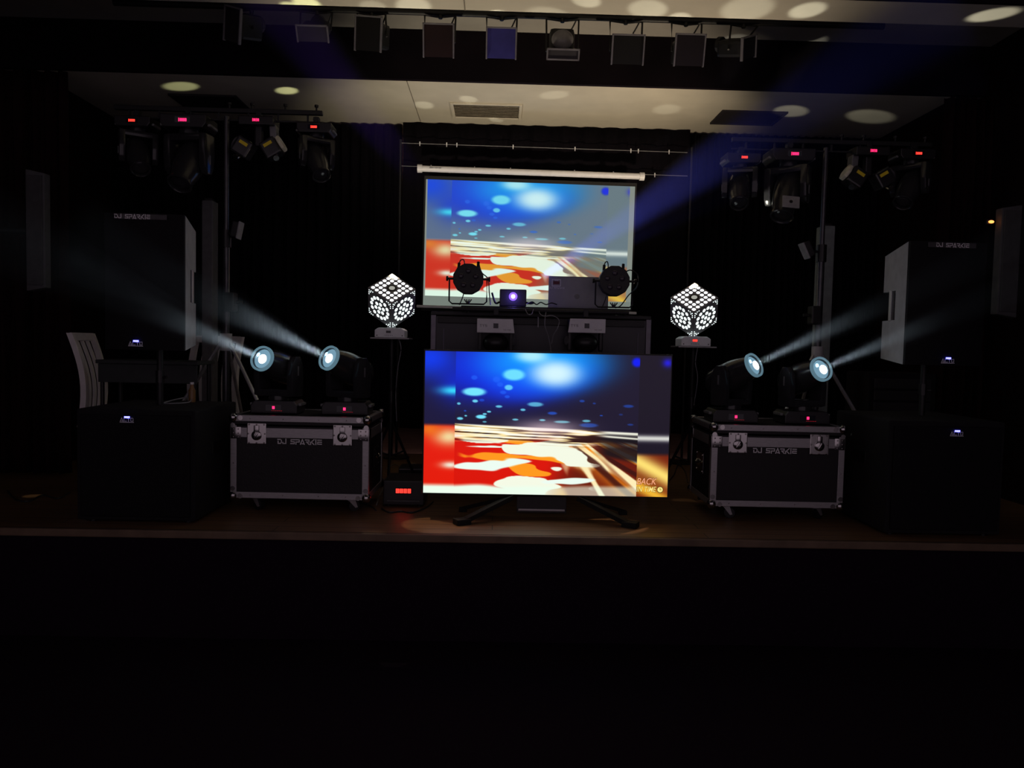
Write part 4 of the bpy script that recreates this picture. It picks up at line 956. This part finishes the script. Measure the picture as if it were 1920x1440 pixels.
gcable('black cable curling from the power unit towards the television', [(716, 955), (730, 962), (752, 960), (775, 962), (800, 952), (812, 942)], .005)
gcable('grey cable running along the floor behind the left flight case', [(700, 900), (712, 896), (722, 905), (712, 930), (706, 948)], .004, LC)
gcable('thin pale cable snaking between the left cube stand and the television', [(724, 880), (740, 872), (758, 878), (775, 870), (792, 876), (806, 868)], .003, LC)
gcable('black cable looped on the floor at the far left of the stage', [(14, 922), (30, 938), (55, 941), (80, 930), (108, 936), (130, 925)], .006)
gcable('black cable curving beside the right edge of the television', [(1252, 905), (1264, 890), (1272, 872), (1284, 884), (1290, 906)], .004)
gcable('thin cable lying under the right flight case', [(1370, 942), (1390, 945), (1420, 940), (1450, 946), (1485, 944), (1530, 950)], .004)
gcable('thin cable lying under the left flight case', [(480, 940), (520, 936), (555, 940), (600, 932), (650, 940), (690, 948), (705, 958)], .004)
a_ = q(1062, 934, 4.7); cable('short black cable hanging below the television', [q(1100, 930, 4.68), q(1118, 934, 4.66), q(1112, 944, 4.66), q(1106, 946, 4.68)], .003)

# ------------------------------------------------------------------ lamps: cube beams that make round pools on the ceilings
CP = [cl[1]+Vector((0, -.05, .42)), cr[1]+Vector((0, -.05, .42))]
WM = (1, .97, .80)
pools = [(0, 340, 162, ZC, 45, 3.2), (0, 538, 170, ZC, 45, 3.2), (0, 795, 197, ZC, 22, 3.5), (0, 878, 186, ZC, 22, 3.2), (0, 930, 224, ZC, 30, 2.2),
         (1, 1482, 208, ZC, 20, 5.0), (1, 1630, 218, ZC, 20, 5.0), (1, 1250, 205, ZC, 12, 5), (1, 1040, 178, ZC, 18, 4),
         (1, 1513, 76, ZU, 22, 5), (1, 1682, 70, ZU, 22, 5), (1, 1380, 74, ZU, 14, 4), 
         (0, 575, 6, ZB, 50, 3.6), (0, 545, 12, ZB, 40, 2.6), (0, 775, 12, ZB, 30, 5), (0, 700, 14, ZB, 14, 4), (0, 930, 26, ZB, 60, 2.2), (1, 1030, 30, ZB, 24, 4.5), (1, 1100, 2, ZB, 45, 3),
         (1, 1215, 18, ZB, 30, 5), (1, 1275, 34, ZB, 36, 3.2), (1, 1400, 18, ZB, 20, 7), (1, 1513, 20, ZB, 40, 4.4), (1, 1860, 28, ZB, 80, 3.2)]
for i, x, y, z, e, d in pools:
    spot('cube_beam', CP[i], G(x, y, z), e*(3.0 if x < 600 else 2.0), d*1.6, (.95, 1, .55) if x < 600 else WM, .6, .012)
for i, x, y, z, e, d in ((0, 880, 212, ZC, 50, 88), (1, 1120, 212, ZC, 75, 86), (0, 850, 20, ZB, 38, 95), (1, 1200, 25, ZB, 46, 95)):
    spot('ceiling_fill', CP[i], G(x, y, z), e, d, (1, .86, .62) if x < 1000 else (1, .80, .56), 1, .03)  # warm fill added at the cubes to brighten the ceilings
# small pools from the overhead heads; the two widest are added floor fill
for o, x, y, e, d, c_ in ((P(247, 270, 5.2), 62, 930, 22, 3.0, (1, .85, .6)), (P(588, 290, 5.2), 442, 944, 30, 1.3, (1, .8, .4)), (P(588, 290, 5.2), 700, 999, 14, 3.0, (1, .85, .65)), (P(588, 300, 5.1), 815, 984, 60, 9, (1, .68, .40)), (P(1400, 360, 5.1), 1150, 986, 75, 10, (1, .66, .40)),
                        (P(1400, 350, 5.1), 1402, 955, 26, 1.8, (1, .95, .8)), (P(1480, 350, 5.1), 1545, 957, 22, 1.2, (1, .95, .8)), (P(1400, 350, 5.1), 1290, 940, 10, 6, (1, .75, .55))):
    spot('floor_pool', o, G(x, y), e, d, c_, .3, .004)
spot('side_glint', P(1400, 350, 4.9), P(1606, 846, 4.75), 30, .9, (.9, 1, .95), .3, .003)  # added spot without a fixture, makes the bright patch on the subwoofer side

# ------------------------------------------------------------------ haze in the beams
def hazemat(name, p, d0, d1, r0, r1):
    """haze density graded by distance from p to fade the beam, with drifting wisps"""
    m = bpy.data.materials.new(name); m.use_nodes = True; nt = m.node_tree; nt.nodes.clear(); L = nt.links
    o = nt.nodes.new('ShaderNodeOutputMaterial'); v = nt.nodes.new('ShaderNodeVolumeScatter')
    v.inputs['Color'].default_value = (.92, .96, 1, 1); v.inputs['Anisotropy'].default_value = .2
    tc = nt.nodes.new('ShaderNodeTexCoord'); vd = nt.nodes.new('ShaderNodeVectorMath'); vd.operation = 'DISTANCE'; vd.inputs[1].default_value = p
    L.new(tc.outputs['Object'], vd.inputs[0]); mr = nt.nodes.new('ShaderNodeMapRange'); L.new(vd.outputs['Value'], mr.inputs['Value']); mr.interpolation_type = 'SMOOTHERSTEP'
    for k, x in (('From Min', r0), ('From Max', r1), ('To Min', d0), ('To Max', d1)): mr.inputs[k].default_value = x
    nz = nt.nodes.new('ShaderNodeTexNoise'); nz.inputs['Scale'].default_value = 5; L.new(tc.outputs['Object'], nz.inputs['Vector'])
    mu = nt.nodes.new('ShaderNodeMath'); mu.operation = 'MULTIPLY_ADD'; L.new(nz.outputs['Fac'], mu.inputs[0]); mu.inputs[1].default_value = .9; mu.inputs[2].default_value = .55
    m2 = nt.nodes.new('ShaderNodeMath'); m2.operation = 'MULTIPLY'; m.cycles.volume_sampling = 'EQUIANGULAR'; L.new(mr.outputs[0], m2.inputs[0]); L.new(mu.outputs[0], m2.inputs[1])
    L.new(m2.outputs[0], v.inputs['Density']); L.new(v.outputs[0], o.inputs['Volume']); return m
def beam(label, p, d, length, half, energy, col, r0=.022, dens=(.5, .02, .0, 1.05), start=0):  # haze shaped as a cone and graded in density to draw the beam
    p = Vector(p); d = Vector(d).normalized()
    o = MB().cyl(p+d*start, p+d*length, r0+start*math.tan(math.radians(half)), r0+length*math.tan(math.radians(half))*1.05, seg=24).build('haze_beam', hazemat('beam_fade_haze', p, *dens))
    tag(o, label, 'light beam', kind='stuff')
    spot('beam_lamp', p+d*.001, p+d, energy, half*2, col, .7, .016)
bl_names = ['bluish hazy beam from the outer light on the left flight case', 'bluish hazy beam from the inner light on the left flight case',
            'bluish hazy beam from the inner light on the right flight case', 'bluish hazy beam from the outer light on the right flight case']
for (t, axis, d), nm, (half, en, ln) in zip(heads, bl_names, ((5.5, 75, 2.0), (7.0, 80, 1.6), (5.0, 70, 2.0), (4.4, 60, 2.0))):
    beam(nm, axis+d*.19, d, ln, half, en, (.72, .88, 1))
lensp = Vector((pj.x, Yj-.03, zsh+ph*.6))
for nm, tp, half, en, col, dn in (('broad blue hazy ray from the projector up to the right', P(1400, 262, 3.9), 4.4, 700, (.10, .12, 1), (.15, .035, .9, 2.6)),
                         ('thin pale blue hazy ray from the projector, rising steeply past the screen corner', P(1200, 312, 4.3), 1.3, 75, (.25, .5, 1), (.15, .02, .8, 1.5)),
                         ('lowest violet hazy ray from the projector to the right', P(1400, 345, 3.9), 2.2, 120, (.08, .10, 1), (.12, .02, .8, 1.9)),
                         ('violet hazy ray from the projector up to the upper left', P(560, 60, 3.4), 3.2, 240, (.25, .06, 1), (.0, .10, 1.2, 2.1))):
    d = aim(lensp, tp); beam(nm, lensp+d*.03, d, 3.0, half, en, col, .004, dn, .32)
